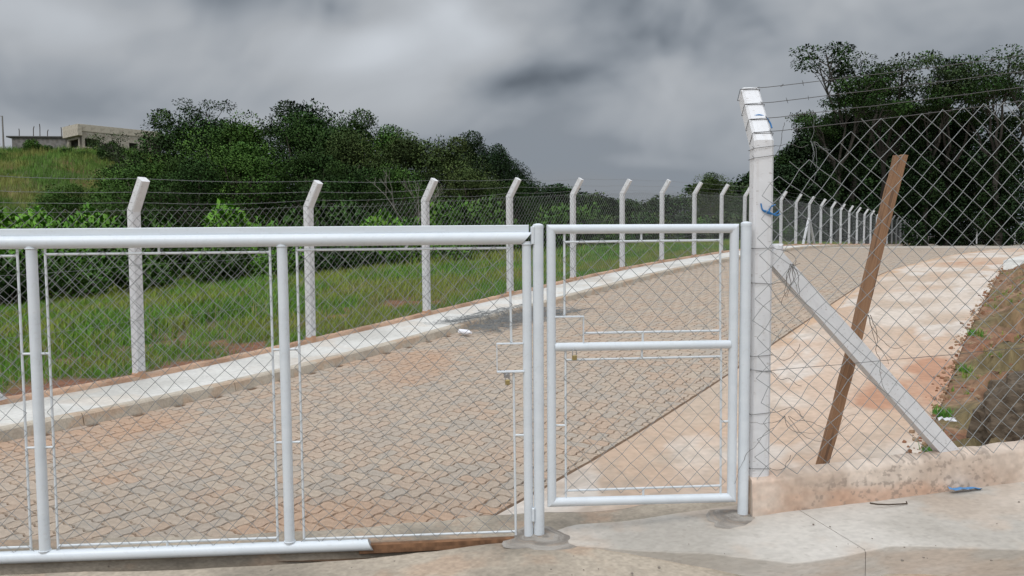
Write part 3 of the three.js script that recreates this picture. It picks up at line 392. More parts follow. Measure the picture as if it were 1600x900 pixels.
// ---------------------------------------------------------------- long fence beside the road
{
  const SP = 2.5, S0 = 5.02, [fx, fz] = xz(S0, FENCE_O), fy = H(S0);
  const g = thing('boundary_fence', 'long fence of whitewashed bent-top concrete posts and wire mesh along the road', 'fence', fx, fy, -fz);
  const geo = postGeo(0.105, 1.86, 0.20, 0.33), ang = Math.atan2(DX, DZ); // arms lean towards the road
  const loc = (s, o, y) => { const [x, zf] = xz(s, o); return V(x - fx, H(s) + y - fy, -zf + fz); };
  const r = rng(3), N = 33;
  for (let k = -2; k < N; k++) { const s = S0 + SP * k, m = mesh('post', geo, whitewash, g); m.position.copy(loc(s, FENCE_O, -0.02)); m.rotation.set((r() - 0.5) * 0.012, -ang, (r() - 0.5) * 0.012, 'YXZ'); m.scale.y = 1 + (r() - 0.5) * 0.014;
    if (s < 60) { const f = mesh('post_foot', (() => { const b = box(0.13, 0.09, 0.13, 0, 0, 0, 0.03); return b; })(), claySplash, g); f.position.copy(loc(s, FENCE_O, 0.045)); f.rotation.y = -ang; } }
  const strut = (s0, y0, s1) => { const a = loc(s0, FENCE_O, y0), b = loc(s1, FENCE_O, 0.0), L = a.distanceTo(b), m = mesh('brace', box(0.09, 0.09, L, 0, 0, 0, 0.012), whitewash, g); m.position.copy(a).lerp(b, 0.5); m.up.set(0, 1, 0); m.lookAt(b.clone().add(g.position)); };
  strut(S0 - SP, 1.25, S0 - SP + 1.12); for (const k of [13]) { strut(S0 + SP * k - 0.05, 1.2, S0 + SP * k - 1.15); strut(S0 + SP * k + 0.05, 1.2, S0 + SP * k + 1.15); } strut(S0 + SP * (N - 1), 1.2, S0 + SP * (N - 1) + 1.6);
  for (let k = -2; k < N - 1; k++) { const s0 = S0 + SP * k, far = s0 > 38, w = far ? 0.22 : 0.108; const geo = chainLink(SP, 1.80, w, far ? 0.2 : 0.105, far ? 0.0034 : 0.0023, 500 + k, (q) => loc(s0 + q.x, FENCE_O + 0.062 + q.z + 0.02 * Math.sin(q.x * 2.5 / SP * Math.PI) * Math.sin(q.y * 2), 0.06 + q.y + 0.012 * Math.sin(q.x * 3 + k)), 3, 0.006); const m = mesh('wire_mesh', geo, galv, g); m.userData.kind = 'stuff'; }
  for (const [y, o, rad] of [[2.17, 0.17, 0.0022], [2.03, 0.115, 0.0022], [1.92, 0.07, 0.0022], [1.84, 0.06, 0.0018], [1.25, 0.06, 0.0018], [0.65, 0.06, 0.0018]]) { const m = new MB(), pts = []; for (let s = S0 - 2 * SP; s < S0 + SP * (N - 1) + 0.1; s += SP / 4) { const t = ((s - S0) / SP % 1 + 1) % 1; pts.push(loc(s, FENCE_O + o, y - 0.03 * Math.sin(t * Math.PI) * (0.4 + hash(Math.floor((s - S0) / SP), Math.round(y * 100), 4)))); } m.path(pts, rad, 3);
    if (y > 1.9) for (let s = S0 - SP; s < 30; s += 0.13) { const p = loc(s, FENCE_O + o, y - 0.02 * Math.sin(((s - S0) / SP % 1 + 1) % 1 * Math.PI)); m.seg(p.clone().add(V(-0.008, -0.013, 0)), p.clone().add(V(0.008, 0.013, 0)), 0.0013, 3); }
    mesh(y > 1.9 ? 'barbed_wire' : 'tension_wire', m.build(), galv, g); }
}
// far fence that closes the road's end
{
  const [x0, z0] = xz(86, FENCE_O + 1.5), y0 = H(86), g = thing('end_fence', 'distant fence of thin white posts closing off the end of the road', 'fence', x0, y0, -z0);
  const geo = postGeo(0.1, 2.0, 0.001, 0.15); for (let k = 0; k < 9; k++) { const m = mesh('post', geo, whitewash, g); m.position.set(k * 3.4, -0.02, 1.2 * k * 0.3); }
  for (let k = 0; k < 8; k++) { const m = mesh('wire_mesh', chainLink(3.4, 1.85, 0.26, 0.26, 0.003, 900 + k, (q) => V(k * 3.4 + q.x, 0.05 + q.y, q.z + 0.06 + 0.36 * (k + q.x / 3.4))), galv, g); m.userData.kind = 'stuff'; }
  const fr = thing('goal_frame', 'small pale timber frame standing on grass by the end fence', 'frame', 0.525 * 76 + 0.6, H(84) - 0.05, -76); const tm = std({ color: new THREE.Color(0.33, 0.30, 0.28), roughness: 0.9 });
  for (const s of [-0.55, 0.55]) mesh('leg', box(0.07, 0.75, 0.07, s, 0.37, 0, 0.008), tm, fr); mesh('crossbar', box(1.24, 0.07, 0.07, 0, 0.77, 0, 0.008), tm, fr);
}
// ---------------------------------------------------------------- mesh fence on the low wall
{
  const PX = 1.318, PZ = 4.20, g = thing('street_fence', 'tall whitewashed concrete post with wire mesh and barbed wire on the low wall', 'fence', PX, 0, -PZ);
  const post = mesh('post', postGeo(0.102, 1.80, 0.27, 0.31), whitewash, g); post.rotation.y = Math.PI / 2 - 0.03; post.position.y = 0.245; // arm leans away from the street
  const blk = mesh('post_base', box(0.125, 0.42, 0.135, 0, 0.06, 0, 0.015), wallMat, g); blk.rotation.y = 0.05;
  const A = V(0.06, 1.47, -0.02), Bp = V(2.40 - PX, 0.36, -0.02 - 0.05 * 1.1), L = A.distanceTo(Bp);
  const br = mesh('brace', box(0.088, 0.088, L + 0.05, 0, 0, 0, 0.014), whitewash, g); br.position.copy(A).lerp(Bp, 0.5); br.lookAt(Bp.clone().add(g.position)); br.userData.label = 'slanting whitewashed concrete brace';
  const stub = mesh('brace_head', box(0.075, 0.075, 0.085, 0.085, 1.487, -0.03, 0.012), whitewash, g); stub.rotation.y = 0.03;
  // stretched, a little slack near the post where it was cut
  const z = (x) => -(fenceZ(x) - PZ) + 0.075; const bot = (x) => wallTop(x) + 0.0, top = (x) => interp([1.26, 1.45, 1.65, 1.86, 2.6, 10], [2.09, 2.11, 2.14, 2.165, 2.25, 3.0], x);
  const len = 6; const m = mesh('wire_mesh', chainLink(len, 1, 0.1065, 1 / 17, 0.0017, 77, (q) => { const x = 1.275 + q.x, k = Math.exp(-q.x * 2.2), y = lerp(bot(x), top(x), q.y) + 0.014 * k * Math.sin(q.y * 23 + q.x * 30) + 0.006 * Math.sin(q.x * 9 + q.y * 4); const lean = 0.015 * k * Math.sin(q.y * 31 + 2) + 0.012 * Math.sin(q.y * 9 + q.x * 2); return V(x + lean - PX, y, z(x) + q.z * 1 + 0.02 * Math.sin(q.x * 4) * Math.sin(q.y * 5) - 0.03 * k * Math.cos(q.y * 15)); }, 5, 0.0, (a, b) => Math.max(a.y, b.y) < interp([1.26, 1.38, 1.9], [1.86, 1.90, 2.23], (a.x + b.x) / 2 + PX) || (a.x + b.x) / 2 + PX > 1.9), galv); m.userData.kind = 'stuff'; g.add(m);
  const r = rng(21);
  const wires = [0.95, 0.64, 0.34, 0.08].map((t) => [2.078 + 0.31 * t, 0.27 * t - 0.038]);
  for (const [y0, dz] of wires) { const mm = new MB(), pts = []; for (let k = 0; k <= 60; k++) { const x = k / 60 * 6; pts.push(V(x + (k ? 0 : -0.05), y0 + 0.124 * x - 0.012 * Math.sin(Math.min(1, x / 2.6) * Math.PI) + 0.003 * r(), 0.004 - dz)); } mm.path(pts, 0.0018, 4);
    for (let x = 0.06; x < 5.9; x += 0.115) { const q = pts[Math.min(59, Math.floor(x * 10))].clone().lerp(pts[Math.min(60, Math.floor(x * 10) + 1)], (x * 10) % 1); for (const s of [0, 1]) { const d = V(0.006 * (s ? 1 : -1), 0.013, 0.008 * (s ? 1 : -1)).applyAxisAngle(V(1, 0, 0), r() * 3); mm.seg(q.clone().sub(d), q.clone().add(d), 0.0012, 3); } }
    // turns of wire round the post arm
    mm.path([V(-0.054, y0, 0.003 - dz), V(-0.052, y0 - 0.05, -0.057 - dz), V(0.052, y0 - 0.05, -0.057 - dz), V(0.054, y0, 0.003 - dz), V(-0.054, y0, 0.003 - dz)], 0.0016, 4); mesh('barbed_wire', mm.build(), wireDark, g); }
  { const mm = new MB(), pts = []; for (let k = 0; k <= 40; k++) { const x = -0.05 + k / 40 * 6; pts.push(V(x, 0.86 + 0.075 * x + 0.004 * r(), z(x + PX) - 0.006)); } mm.path(pts, 0.0014, 4); mesh('tension_wire', mm.build(), wireDark, g); }
  // tie wires round the post, with loose curling ends
  for (const y of [0.33, 0.62, 0.86, 0.93, 1.32, 1.5, 1.97, 2.02]) { const mm = new MB(); const a = 0.054, t = (r() - 0.5) * 0.03; mm.path([y < 1.4 ? V(-0.10, y + t, 0.04) : V(-a - 0.004, y + t, 0.03), V(-a, y, a + 0.002), V(a, y + t, a + 0.003), V(a + 0.002, y + t, -a), V(-a, y, -a), V(-a - 0.001, y, a)], 0.0014, 4);
    let p = V(a, y + t, a + 0.003), d = V(0.5, r() - 0.6, 0.3).normalize(); const pts = [p.clone()]; for (let k = 0; k < 14; k++) { d.applyAxisAngle(V(0, 0, 1), (r() - 0.5) * 1.1).applyAxisAngle(V(0, 1, 0), (r() - 0.5) * 0.7); p = p.clone().addScaledVector(d, 0.014); p.z = clamp(p.z, 0.05, 0.12); pts.push(p); } mm.path(pts, 0.0013, 4); mesh('tie_wire', mm.build(), wireDark, g); }
}
// frayed wire and dry vine caught in the mesh
function tangle(name, label, cat, x, y, z, n, len, step, rad, mat, seed, down = 0) {
  const r = rng(seed), mm = new MB(); for (let k = 0; k < n; k++) { let p = V((r() - 0.5) * 0.03, 0, 0), d = V(r() - 0.5, r() - 0.5 - down, (r() - 0.5) * 0.2).normalize(); const pts = [p.clone()], L = Math.round(len * (0.5 + r())); for (let i = 0; i < L; i++) { d.applyAxisAngle(V(0, 0, 1), (r() - 0.5) * 0.9); d.z *= 0.8; d.normalize(); p = p.clone().addScaledVector(d, step); pts.push(p); } mm.path(pts, rad, 4, rad * 0.5); }
  const m = tag(mesh(name, mm.build(), mat), label, cat); m.position.set(x, y, z); return m;
}
const twigMat = std({ color: new THREE.Color(0.07, 0.05, 0.035), roughness: 0.9 });
tangle('wire_tangle', 'tangle of frayed wire ends between barbed wire and mesh beside the tall post', 'wire', 1.56, 2.05, -4.12, 6, 9, 0.02, 0.0012, galv, 35);
tangle('dry_vine', 'dry dark vine hanging in the mesh just below the brace head', 'vine', 1.455, 1.42, -4.115, 5, 9, 0.018, 0.0019, twigMat, 32, 1.4);
tangle('dry_twig', 'long dry forked twig hanging in the mesh beside the leaning board', 'twig', 1.86, 1.15, -4.12, 3, 18, 0.024, 0.0017, twigMat, 37, 1.2);
tangle('wire_scrap', 'loose curled wire scrap low in the mesh beside the tall post', 'wire', 1.44, 0.62, -4.11, 5, 16, 0.02, 0.0014, wireDark, 36, 0.4);
const blue = std({ color: new THREE.Color(0.03, 0.19, 0.46), roughness: 0.5 });
function string(label, pts, rad) { const m = new MB(); for (const p of pts) m.path(new THREE.CatmullRomCurve3(p.map((q) => V(...q))).getPoints(18), rad, 5); tag(mesh('blue_string', m.build(), blue), label, 'string'); }
string('blue string knotted around the straight part of the tall post', [[[1.30, 1.735, -4.142], [1.31, 1.70, -4.142], [1.34, 1.683, -4.140], [1.37, 1.68, -4.139], [1.395, 1.70, -4.13]], [[1.31, 1.70, -4.14], [1.34, 1.69, -4.137], [1.38, 1.672, -4.137], [1.40, 1.68, -4.14]], [[1.34, 1.69, -4.138], [1.35, 1.715, -4.142], [1.375, 1.728, -4.141]]], 0.004);
string('blue string tied on the bent arm of the tall post', [[[1.30, 2.208, -4.282], [1.33, 2.212, -4.278], [1.362, 2.20, -4.278], [1.385, 2.165, -4.27], [1.39, 2.14, -4.26]]], 0.0045);
// rough board leaning behind the mesh
{
  const a = V(1.735, 0.10, -4.47), b = V(2.125, 2.005, -4.34), L = a.distanceTo(b), bd = tag(mesh('wooden_board', (() => { const g = new THREE.BoxGeometry(0.06, L, 0.04, 3, 60, 2), p = g.attributes.position; for (let k = 0; k < p.count; k++) { const t = p.getY(k) / L + 0.5, w = 1 + 0.14 * (fbm(t * 16, p.getX(k) > 0 ? 1 : 5, 3, 3) - 0.5) * 2; p.setX(k, p.getX(k) * w * lerp(0.94, 1.02, t) + 0.006 * Math.sin(t * 5)); p.setY(k, p.getY(k) + (t > 0.999 ? -0.012 * (p.getX(k) > 0 ? 0 : 1) : 0)); } g.computeVertexNormals(); return g; })(), woodMat), 'rough brown wooden board leaning behind the wire mesh', 'board');
  bd.position.copy(a).lerp(b, 0.5); const d = b.clone().sub(a).normalize(); bd.quaternion.setFromUnitVectors(V(0, 1, 0), d);
}
// ---------------------------------------------------------------- litter
{
  const r = rng(44), mm = new MB(); // unrolled, crumpled leftover of chain link lying by the kerb
  const [cx, cz] = xz(10.4, -6.75), base = V(cx, roadY(10.4), -cz);
  for (let layer = 0; layer < 3; layer++) { const w = 0.075, nx = 56, ny = 26; const P = (i, j) => { const a = (i / nx - 0.5) * 2.5 + 0.12 * layer, b = (j / ny - 0.5) * 1.0; const s = 10.4 + a * 0.9 + b * 0.1 + (fbm(i * 0.15, j * 0.15, 3, layer) - 0.5) * 0.6, o = -6.72 + b * 0.95 + a * 0.16 + (fbm(i * 0.15 + 9, j * 0.15, 3, layer + 5) - 0.5) * 0.5; const [x, zf] = xz(s, o); const gy = o < KERB_O ? H(s) : roadY(s); return V(x - base.x, gy + 0.012 + 0.10 * Math.max(0, fbm(i * 0.2, j * 0.2, 3, layer + 60) - 0.32) + layer * 0.008 - base.y, -zf - base.z); };
    for (let k = 0; k < nx; k++) { if (r() < 0.12) continue; for (let j = 0; j < ny; j++) mm.seg(P(k + ((j + k) % 2), j), P(k + ((j + 1 + k) % 2), j + 1), 0.0019, 3); } }
  const m = tag(mesh('mesh_offcut', mm.build(), galv), 'crumpled grey wire mesh offcut lying across the kerb', 'wire mesh'); m.position.copy(base);
  const [bx, bz] = xz(9.15, -6.80), bo = thing('plastic_bottle', 'white plastic bottle lying by the crumpled wire mesh', 'bottle', bx + 0.02, roadY(9.15) + 0.052, -bz), prof = [[0, 0], [0.034, 0], [0.038, 0.006], [0.038, 0.19], [0.03, 0.215], [0.015, 0.232], [0.014, 0.25]].map((q) => new THREE.Vector2(...q));
  const wp = std({ color: new THREE.Color(0.78, 0.78, 0.82), roughness: 0.35 }); mesh('bottle_body', new THREE.LatheGeometry(prof, 20), wp, bo); const cap = mesh('bottle_cap', new THREE.CylinderGeometry(0.017, 0.017, 0.02, 16), wp, bo); cap.position.y = 0.257; bo.quaternion.setFromUnitVectors(V(0, 1, 0), V(0.66, 0.02, 0.75).normalize());
  const tw = new MB(); tw.path([V(-0.10, 0.012, 0.01), V(-0.06, 0.006, 0.012), V(-0.01, 0.006, 0.018), V(0.06, 0.007, 0.012), V(0.095, 0.008, 0.006), V(0.10, 0.012, -0.012)], 0.0045, 6, 0.003); const t0 = tag(mesh('fallen_twig', tw.build(), twigMat), 'bent dark twig lying on the sidewalk at the foot of the low wall', 'twig'); t0.position.set(1.955, streetY(1.955) + 0.016, -4.05);
  const sc = sheet(8, 3, (i, j) => [(i / 8 - 0.5) * 0.17, 0.006 + 0.014 * hash(i, j, 8), (j / 3 - 0.5) * 0.035 + 0.01 * hash(i, j, 9), 0, 0]); const s0 = tag(mesh('blue_scrap', sc, std({ color: new THREE.Color(0.10, 0.26, 0.50), roughness: 0.5, side: THREE.DoubleSide })), 'crumpled blue plastic scrap on the sidewalk against the low wall', 'litter'); s0.position.set(2.40, streetY(2.40) + 0.016, -4.13); s0.rotation.y = 0.06;
  const ws = sheet(6, 3, (i, j) => [(i / 6 - 0.5) * 0.10, 0.025 * hash(i, j, 3) , (j / 3 - 0.5) * 0.02 + 0.012 * hash(i, j, 6), 0, 0]); const w0 = tag(mesh('white_scrap', ws, std({ color: new THREE.Color(0.72, 0.72, 0.74), roughness: 0.6, side: THREE.DoubleSide })), 'torn white plastic scrap caught near the foot of the slanting brace', 'litter'); w0.position.set(2.37, 0.555, -4.28); w0.rotation.set(0.5, 0, -0.15);
  const pb = []; for (let k = 0; k < 46; k++) { const x = lerp(-2.2, 2.6, r()), zf = lerp(3.3, 3.95, r()), q = 0.003 + 0.006 * r() ** 2, b = new THREE.IcosahedronGeometry(q, 0); b.scale(1, 0.6, 1.2); b.translate(x, (x > 0.7 ? streetY(x) + 0.014 : interp([-30, -1.2, -0.6, 0.1, 0.5], [-0.075, -0.072, -0.05, -0.004, 0.0], x)), -zf); pb.push(b); }
  const gm = mesh('gravel', mergeGeometries(pb), std({ color: new THREE.Color(0.20, 0.17, 0.14), roughness: 1 })); gm.userData.kind = 'stuff'; gm.userData.label = 'scattered grit on the driveway apron'; gm.userData.category = 'gravel';
  { const g = new THREE.IcosahedronGeometry(1, 14), p = g.attributes.position; for (let k = 0; k < p.count; k++) { const x = p.getX(k), y = p.getY(k), z = p.getZ(k), n = 0.8 + 0.45 * fbm(x * 1.7 + 5, z * 1.7 + y * 1.3, 4, 66) + 0.22 * fbm(x * 6 + y * 4, y * 6 + z * 7, 4, 67); p.setXYZ(k, x * n * 0.48, Math.max(-0.3, y * n * 0.50), z * n * 0.42); } g.computeVertexNormals();
    const m = tag(mesh('earth_mound', g, std({ map: rep(soilDetail, 3), color: new THREE.Color(0.155, 0.115, 0.078), roughness: 1, bumpMap: rep(lump, 3), bumpScale: 0.03 })), 'dark mossy earth mound behind the low wall on the soil bank', 'mound'); const [s, o] = so(3.62, 5.35); m.position.set(3.80, 0.12, -5.45); }
}

{ // crumbled clods on the bank and spilled over the edge of the walk
  const r = rng(57), g = new THREE.IcosahedronGeometry(1, 1), p = g.attributes.position; for (let k = 0; k < p.count; k++) { const n = 0.7 + 0.6 * vnoise(p.getX(k) * 1.7 + 4, p.getY(k) * 1.7 + p.getZ(k) * 2.3, 5); p.setXYZ(k, p.getX(k) * n, p.getY(k) * n * 0.7, p.getZ(k) * n); } g.computeVertexNormals();
  const N = 1500, im = new THREE.InstancedMesh(g, std({ roughness: 1, map: rep(soilDetail, 1) }), N), d = new THREE.Object3D();
  for (let k = 0; k < N; k++) { const s = 5.6 + 18 * Math.pow(r(), 1.5), e = r() < 0.4 ? -0.16 * r() * r() : 3.2 * Math.pow(r(), 1.6), o = oR(s) + e, [x, zf] = xz(s, o), q = (0.008 + 0.04 * Math.pow(r(), 3)) * (e < 0 ? 0.55 : 1), c = [0.36, 0.21, 0.12]; toward(c, r() < 0.5 ? [0.36, 0.16, 0.085] : [0.46, 0.32, 0.20], r()); d.position.set(x, (e < 0 ? roadY(s) + 0.018 : bankY(s, o)) + q * 0.3, -zf); d.rotation.set(r() * 6, r() * 6, r() * 6); d.scale.setScalar(q); d.updateMatrix(); im.setMatrixAt(k, d.matrix); im.setColorAt(k, new THREE.Color(...c)); }
  im.name = 'soil_clods'; im.castShadow = im.receiveShadow = true; im.userData = { kind: 'stuff', label: 'crumbled reddish clods on the soil bank and walk edge', category: 'soil' }; scene.add(im);
}
// ---------------------------------------------------------------- grass
{
  const tuft = (n, seed, h, spread) => { const r = rng(seed), p = [], nn = [], ix = []; for (let k = 0; k < n; k++) { const a = r() * 6.283, d = spread * Math.sqrt(r()), x = Math.cos(a) * d, z = Math.sin(a) * d, b = r() * 6.283, L = h * (0.55 + 0.6 * r()), lean = L * (0.15 + 0.5 * r()), w = 0.004 + 0.004 * r(), s = p.length / 3, cx = Math.cos(b), cz = Math.sin(b);
    p.push(x - cz * w, 0, z + cx * w, x + cz * w, 0, z - cx * w, x + cx * lean * 0.35 - cz * w * 0.8, L * 0.6, z + cz * lean * 0.35 + cx * w * 0.8, x + cx * lean * 0.35 + cz * w * 0.8, L * 0.6, z + cz * lean * 0.35 - cx * w * 0.8, x + cx * lean, L * 0.95, z + cz * lean); ix.push(s, s + 1, s + 3, s, s + 3, s + 2, s + 2, s + 3, s + 4); }
    const g = new THREE.BufferGeometry(); g.setAttribute('position', new THREE.Float32BufferAttribute(p, 3)); g.setIndex(ix); g.computeVertexNormals(); return g; };
  const gm = new THREE.MeshPhysicalMaterial({ roughness: 0.9, specularIntensity: 0.4, side: THREE.DoubleSide });
  const field = (name, label, geo, pts, cat) => { const im = new THREE.InstancedMesh(geo, gm, pts.length), d = new THREE.Object3D(); pts.forEach(([x, y, z, sc, t, c], i) => { d.position.set(x, y, z); d.rotation.set(0, t, 0); d.scale.set(sc, sc * 1.0, sc); d.updateMatrix(); im.setMatrixAt(i, d.matrix); im.setColorAt(i, new THREE.Color(...c)); }); im.name = name; im.castShadow = im.receiveShadow = true; im.userData = { kind: 'stuff', label, category: cat }; scene.add(im); };
  const r = rng(71), A = [], B = [];
  const green = [0.14, 0.245, 0.034], yel = [0.25, 0.275, 0.055], lush = [0.105, 0.26, 0.038], straw = [0.33, 0.26, 0.12];
  const col = (n) => { const c = [0, 0, 0]; mix3(c, green, lush, r()); toward(c, yel, smooth(0.42, 0.62, n) * 0.8); if (r() < 0.10) toward(c, straw, 0.8); const m = 0.75 + 0.5 * r(); return c.map((v) => v * m); };
  for (let k = 0; k < 60000; k++) { const s = 1 + 48 * Math.pow(r(), 1.25), o = -8.2 - 18 * Math.pow(r(), 1.2), [x, zf] = xz(s, o); if (Math.abs(x / zf) > 0.75) continue; const n = fbm(x * 0.6, zf * 0.6, 3, 23), d = -8.12 - o; const bare = fbm(x * 1.3 + 5, zf * 1.3, 4, 19) + 0.22 * smooth(1.8, 0.2, d) * smooth(13, 6, s); if (bare > 0.56 + 0.10 * r() && d < 5 && s < 12) continue; A.push([x, landY(s, o) - 0.01, -zf, (0.45 + 0.75 * r()) * lerp(0.6, 1.5, smooth(0.5, 6, d)) * (zf > 25 ? 1.4 : 1), r() * 6.28, col(n)]); }
  field('grass', 'green and straw coloured grass strip beyond the boundary fence', tuft(11, 4, 0.26, 0.10), A, 'grass');
  for (let k = 0; k < 2600; k++) { const s = 5.5 + 22 * r(), d = 0.04 + 4.2 * Math.pow(r(), 1.3), o = oR(s) + d, [x, zf] = xz(s, o); const n = fbm(x * 1.1, zf * 1.1, 3, 29); if (n < 0.50 + 0.06 * r()) continue; B.push([x, bankY(s, o) - 0.01, -zf, 0.15 + 0.3 * r(), r() * 6.28, col(0.3 + 0.4 * r())]); }
  for (const [ss, oo, n, sp] of [[7.35, -0.50, 26, 0.09], [6.75, -0.52, 18, 0.08], [7.9, -0.12, 14, 0.09], [6.9, 0.05, 14, 0.09], [11.4, -0.42, 26, 0.14], [9.2, -0.45, 10, 0.08], [6.3, -0.5, 10, 0.06]]) for (let k = 0; k < n; k++) { const s = ss + (r() - 0.5) * 2 * sp, o = oo + (r() - 0.5) * 1.4 * sp, [a, b] = xz(s, o); B.push([a, (o < oR(s) ? roadY(s) + 0.015 : bankY(s, o)) - 0.01, -b, 0.18 + 0.3 * r(), r() * 6.28, lush.map((v) => v * (0.8 + 0.5 * r()))]); }
  const D = []; for (let k = 0; k < 9000; k++) { const s = 84 + 14 * r(), o = -12 + 55 * r(), [x, zf] = xz(s, o); D.push([x, landY(s, o), -zf, 1.4 + r(), r() * 6.28, col(r())]); }
  field('bank_grass', 'sparse grass tufts growing on the brown soil bank', tuft(12, 6, 0.22, 0.07), B, 'grass'); field('end_grass', 'green grass around the fence at the end of the road', tuft(9, 7, 0.24, 0.16), D, 'grass');
  const C = []; for (let k = 0; k < 26000; k++) { const x = -10 - 62 * r(), zf = 46 + 52 * r(), [s, o] = so(x, zf); if (o > -9 || x / zf > -0.34) continue; const n = fbm(x * 0.35, zf * 0.35, 4, 17), c = [0, 0, 0]; mix3(c, [0.10, 0.19, 0.035], [0.22, 0.235, 0.065], smooth(0.45, 0.72, n)); const m = 0.7 + 0.6 * r(); C.push([x, landY(s, o), -zf, 1.5 + 2.2 * r() * r(), r() * 6.28, c.map((v) => v * m)]); }
  field('hill_grass', 'yellowish green grass covering the hillside below the houses', tuft(9, 8, 0.30, 0.22), C, 'grass');
}

// ---------------------------------------------------------------- trees and shrubs
// leaves are small pointed blades spread through lumpy clumps that sit on the limbs
function leafGeo(clumps, per, size, seed, opt = {}) {
  const r = rng(seed), p = [], c = [], nn = [], ix = []; const flat = opt.flat ?? 0.35, shell = opt.shell ?? 0.55;
  for (const [cx, cy, cz, rx, ry, rz] of clumps) { const n = Math.round(per * (0.7 + 0.6 * r())), tone = 0.65 + 0.7 * r(), warm = r();
    for (let k = 0; k < n; k++) {
      const a = r() * 6.283, u = r() * 2 - 1, q = Math.sqrt(1 - u * u), rad = Math.pow(lerp(shell ** 3, 1, r()), 1 / 3) * (0.82 + 0.36 * vnoise(Math.cos(a) * q * 2.5 + cx * 3, u * 2.5 + Math.sin(a) * q * 2.5 + cy * 3, 5));
      const nx = Math.cos(a) * q, nz = Math.sin(a) * q, x = cx + nx * rx * rad, y = cy + u * ry * rad, z = cz + nz * rz * rad;
      const d = V(nx + (r() - 0.5) * 1.6, u * 0.7 + (r() - 0.5) * 1.4 - 0.15, nz + (r() - 0.5) * 1.6).normalize(), up = V((r() - 0.5) * 1.3 + nx * 0.6, flat + r() * 0.9, (r() - 0.5) * 1.3 + nz * 0.6).normalize(), w = up.cross(d).normalize();
      const L = size * (0.6 + 0.8 * r()), W = L * (0.26 + 0.14 * r()), s = p.length / 3, nrm = d.clone().cross(w), bend = L * 0.16;
      p.push(x, y, z, x + d.x * L * 0.45 + w.x * W + nrm.x * bend, y + d.y * L * 0.45 + w.y * W + nrm.y * bend, z + d.z * L * 0.45 + w.z * W + nrm.z * bend, x + d.x * L, y + d.y * L, z + d.z * L, x + d.x * L * 0.45 - w.x * W + nrm.x * bend, y + d.y * L * 0.45 - w.y * W + nrm.y * bend, z + d.z * L * 0.45 - w.z * W + nrm.z * bend);
      { const f = V(p[s * 3 + 3] - x, p[s * 3 + 4] - y, p[s * 3 + 5] - z).cross(V(p[s * 3 + 6] - x, p[s * 3 + 7] - y, p[s * 3 + 8] - z)).normalize(), o = V(nx, u + 0.35, nz).normalize(), fl = f.dot(o) < 0; if (fl) { f.negate(); ix.push(s, s + 2, s + 1, s, s + 3, s + 2); } else ix.push(s, s + 1, s + 2, s, s + 2, s + 3); f.multiplyScalar(0.6).add(o).normalize(); for (let t = 0; t < 4; t++) nn.push(f.x, f.y, f.z); }
      const m = tone * (0.88 + 0.24 * r()), e = warm * 0.3 + r() * 0.2; for (let t = 0; t < 4; t++) c.push(m * (0.82 + e * 0.5), m, m * (1.0 - e * 0.4));
    } }
  const g = new THREE.BufferGeometry(); g.setAttribute('position', new THREE.Float32BufferAttribute(p, 3)); g.setAttribute('normal', new THREE.Float32BufferAttribute(nn, 3)); g.setAttribute('color', new THREE.Float32BufferAttribute(c, 3)); g.setIndex(ix); return g;
}
const leafMat = (r, g, b) => new THREE.MeshPhysicalMaterial({ color: new THREE.Color(r, g, b), vertexColors: true, roughness: 0.85, specularIntensity: 0.35, side: THREE.DoubleSide });
const LM = { dark: leafMat(0.036, 0.072, 0.018), deep: leafMat(0.021, 0.041, 0.015), mid: leafMat(0.060, 0.118, 0.024), olive: leafMat(0.066, 0.092, 0.030), bright: leafMat(0.115, 0.235, 0.034), lime: leafMat(0.15, 0.24, 0.05), grey: leafMat(0.06, 0.088, 0.036) };
const bark = std({ map: texture(128, 256, (u, v, c) => mix3(c, [0.06, 0.045, 0.035], [0.19, 0.155, 0.125], fbm(u * 10, v * 30, 4, 91))), roughness: 0.95 });
const barkAiry = std({ color: new THREE.Color(0.06, 0.052, 0.043), roughness: 0.95 });
const barkPale = std({ color: new THREE.Color(0.20, 0.18, 0.155), roughness: 0.95 });
function limb(m, a, b, r0, r1, rand, sag = 0.1, n = 5) { const pts = []; for (let k = 0; k <= n; k++) { const t = k / n, p = a.clone().lerp(b, t); if (k && k < n) p.add(V((rand() - 0.5) * sag, (rand() - 0.5) * sag * 0.5 + sag * 0.4 * Math.sin(t * 3.14), (rand() - 0.5) * sag)); pts.push(p); } m.path(pts, r0, 6, r1); }
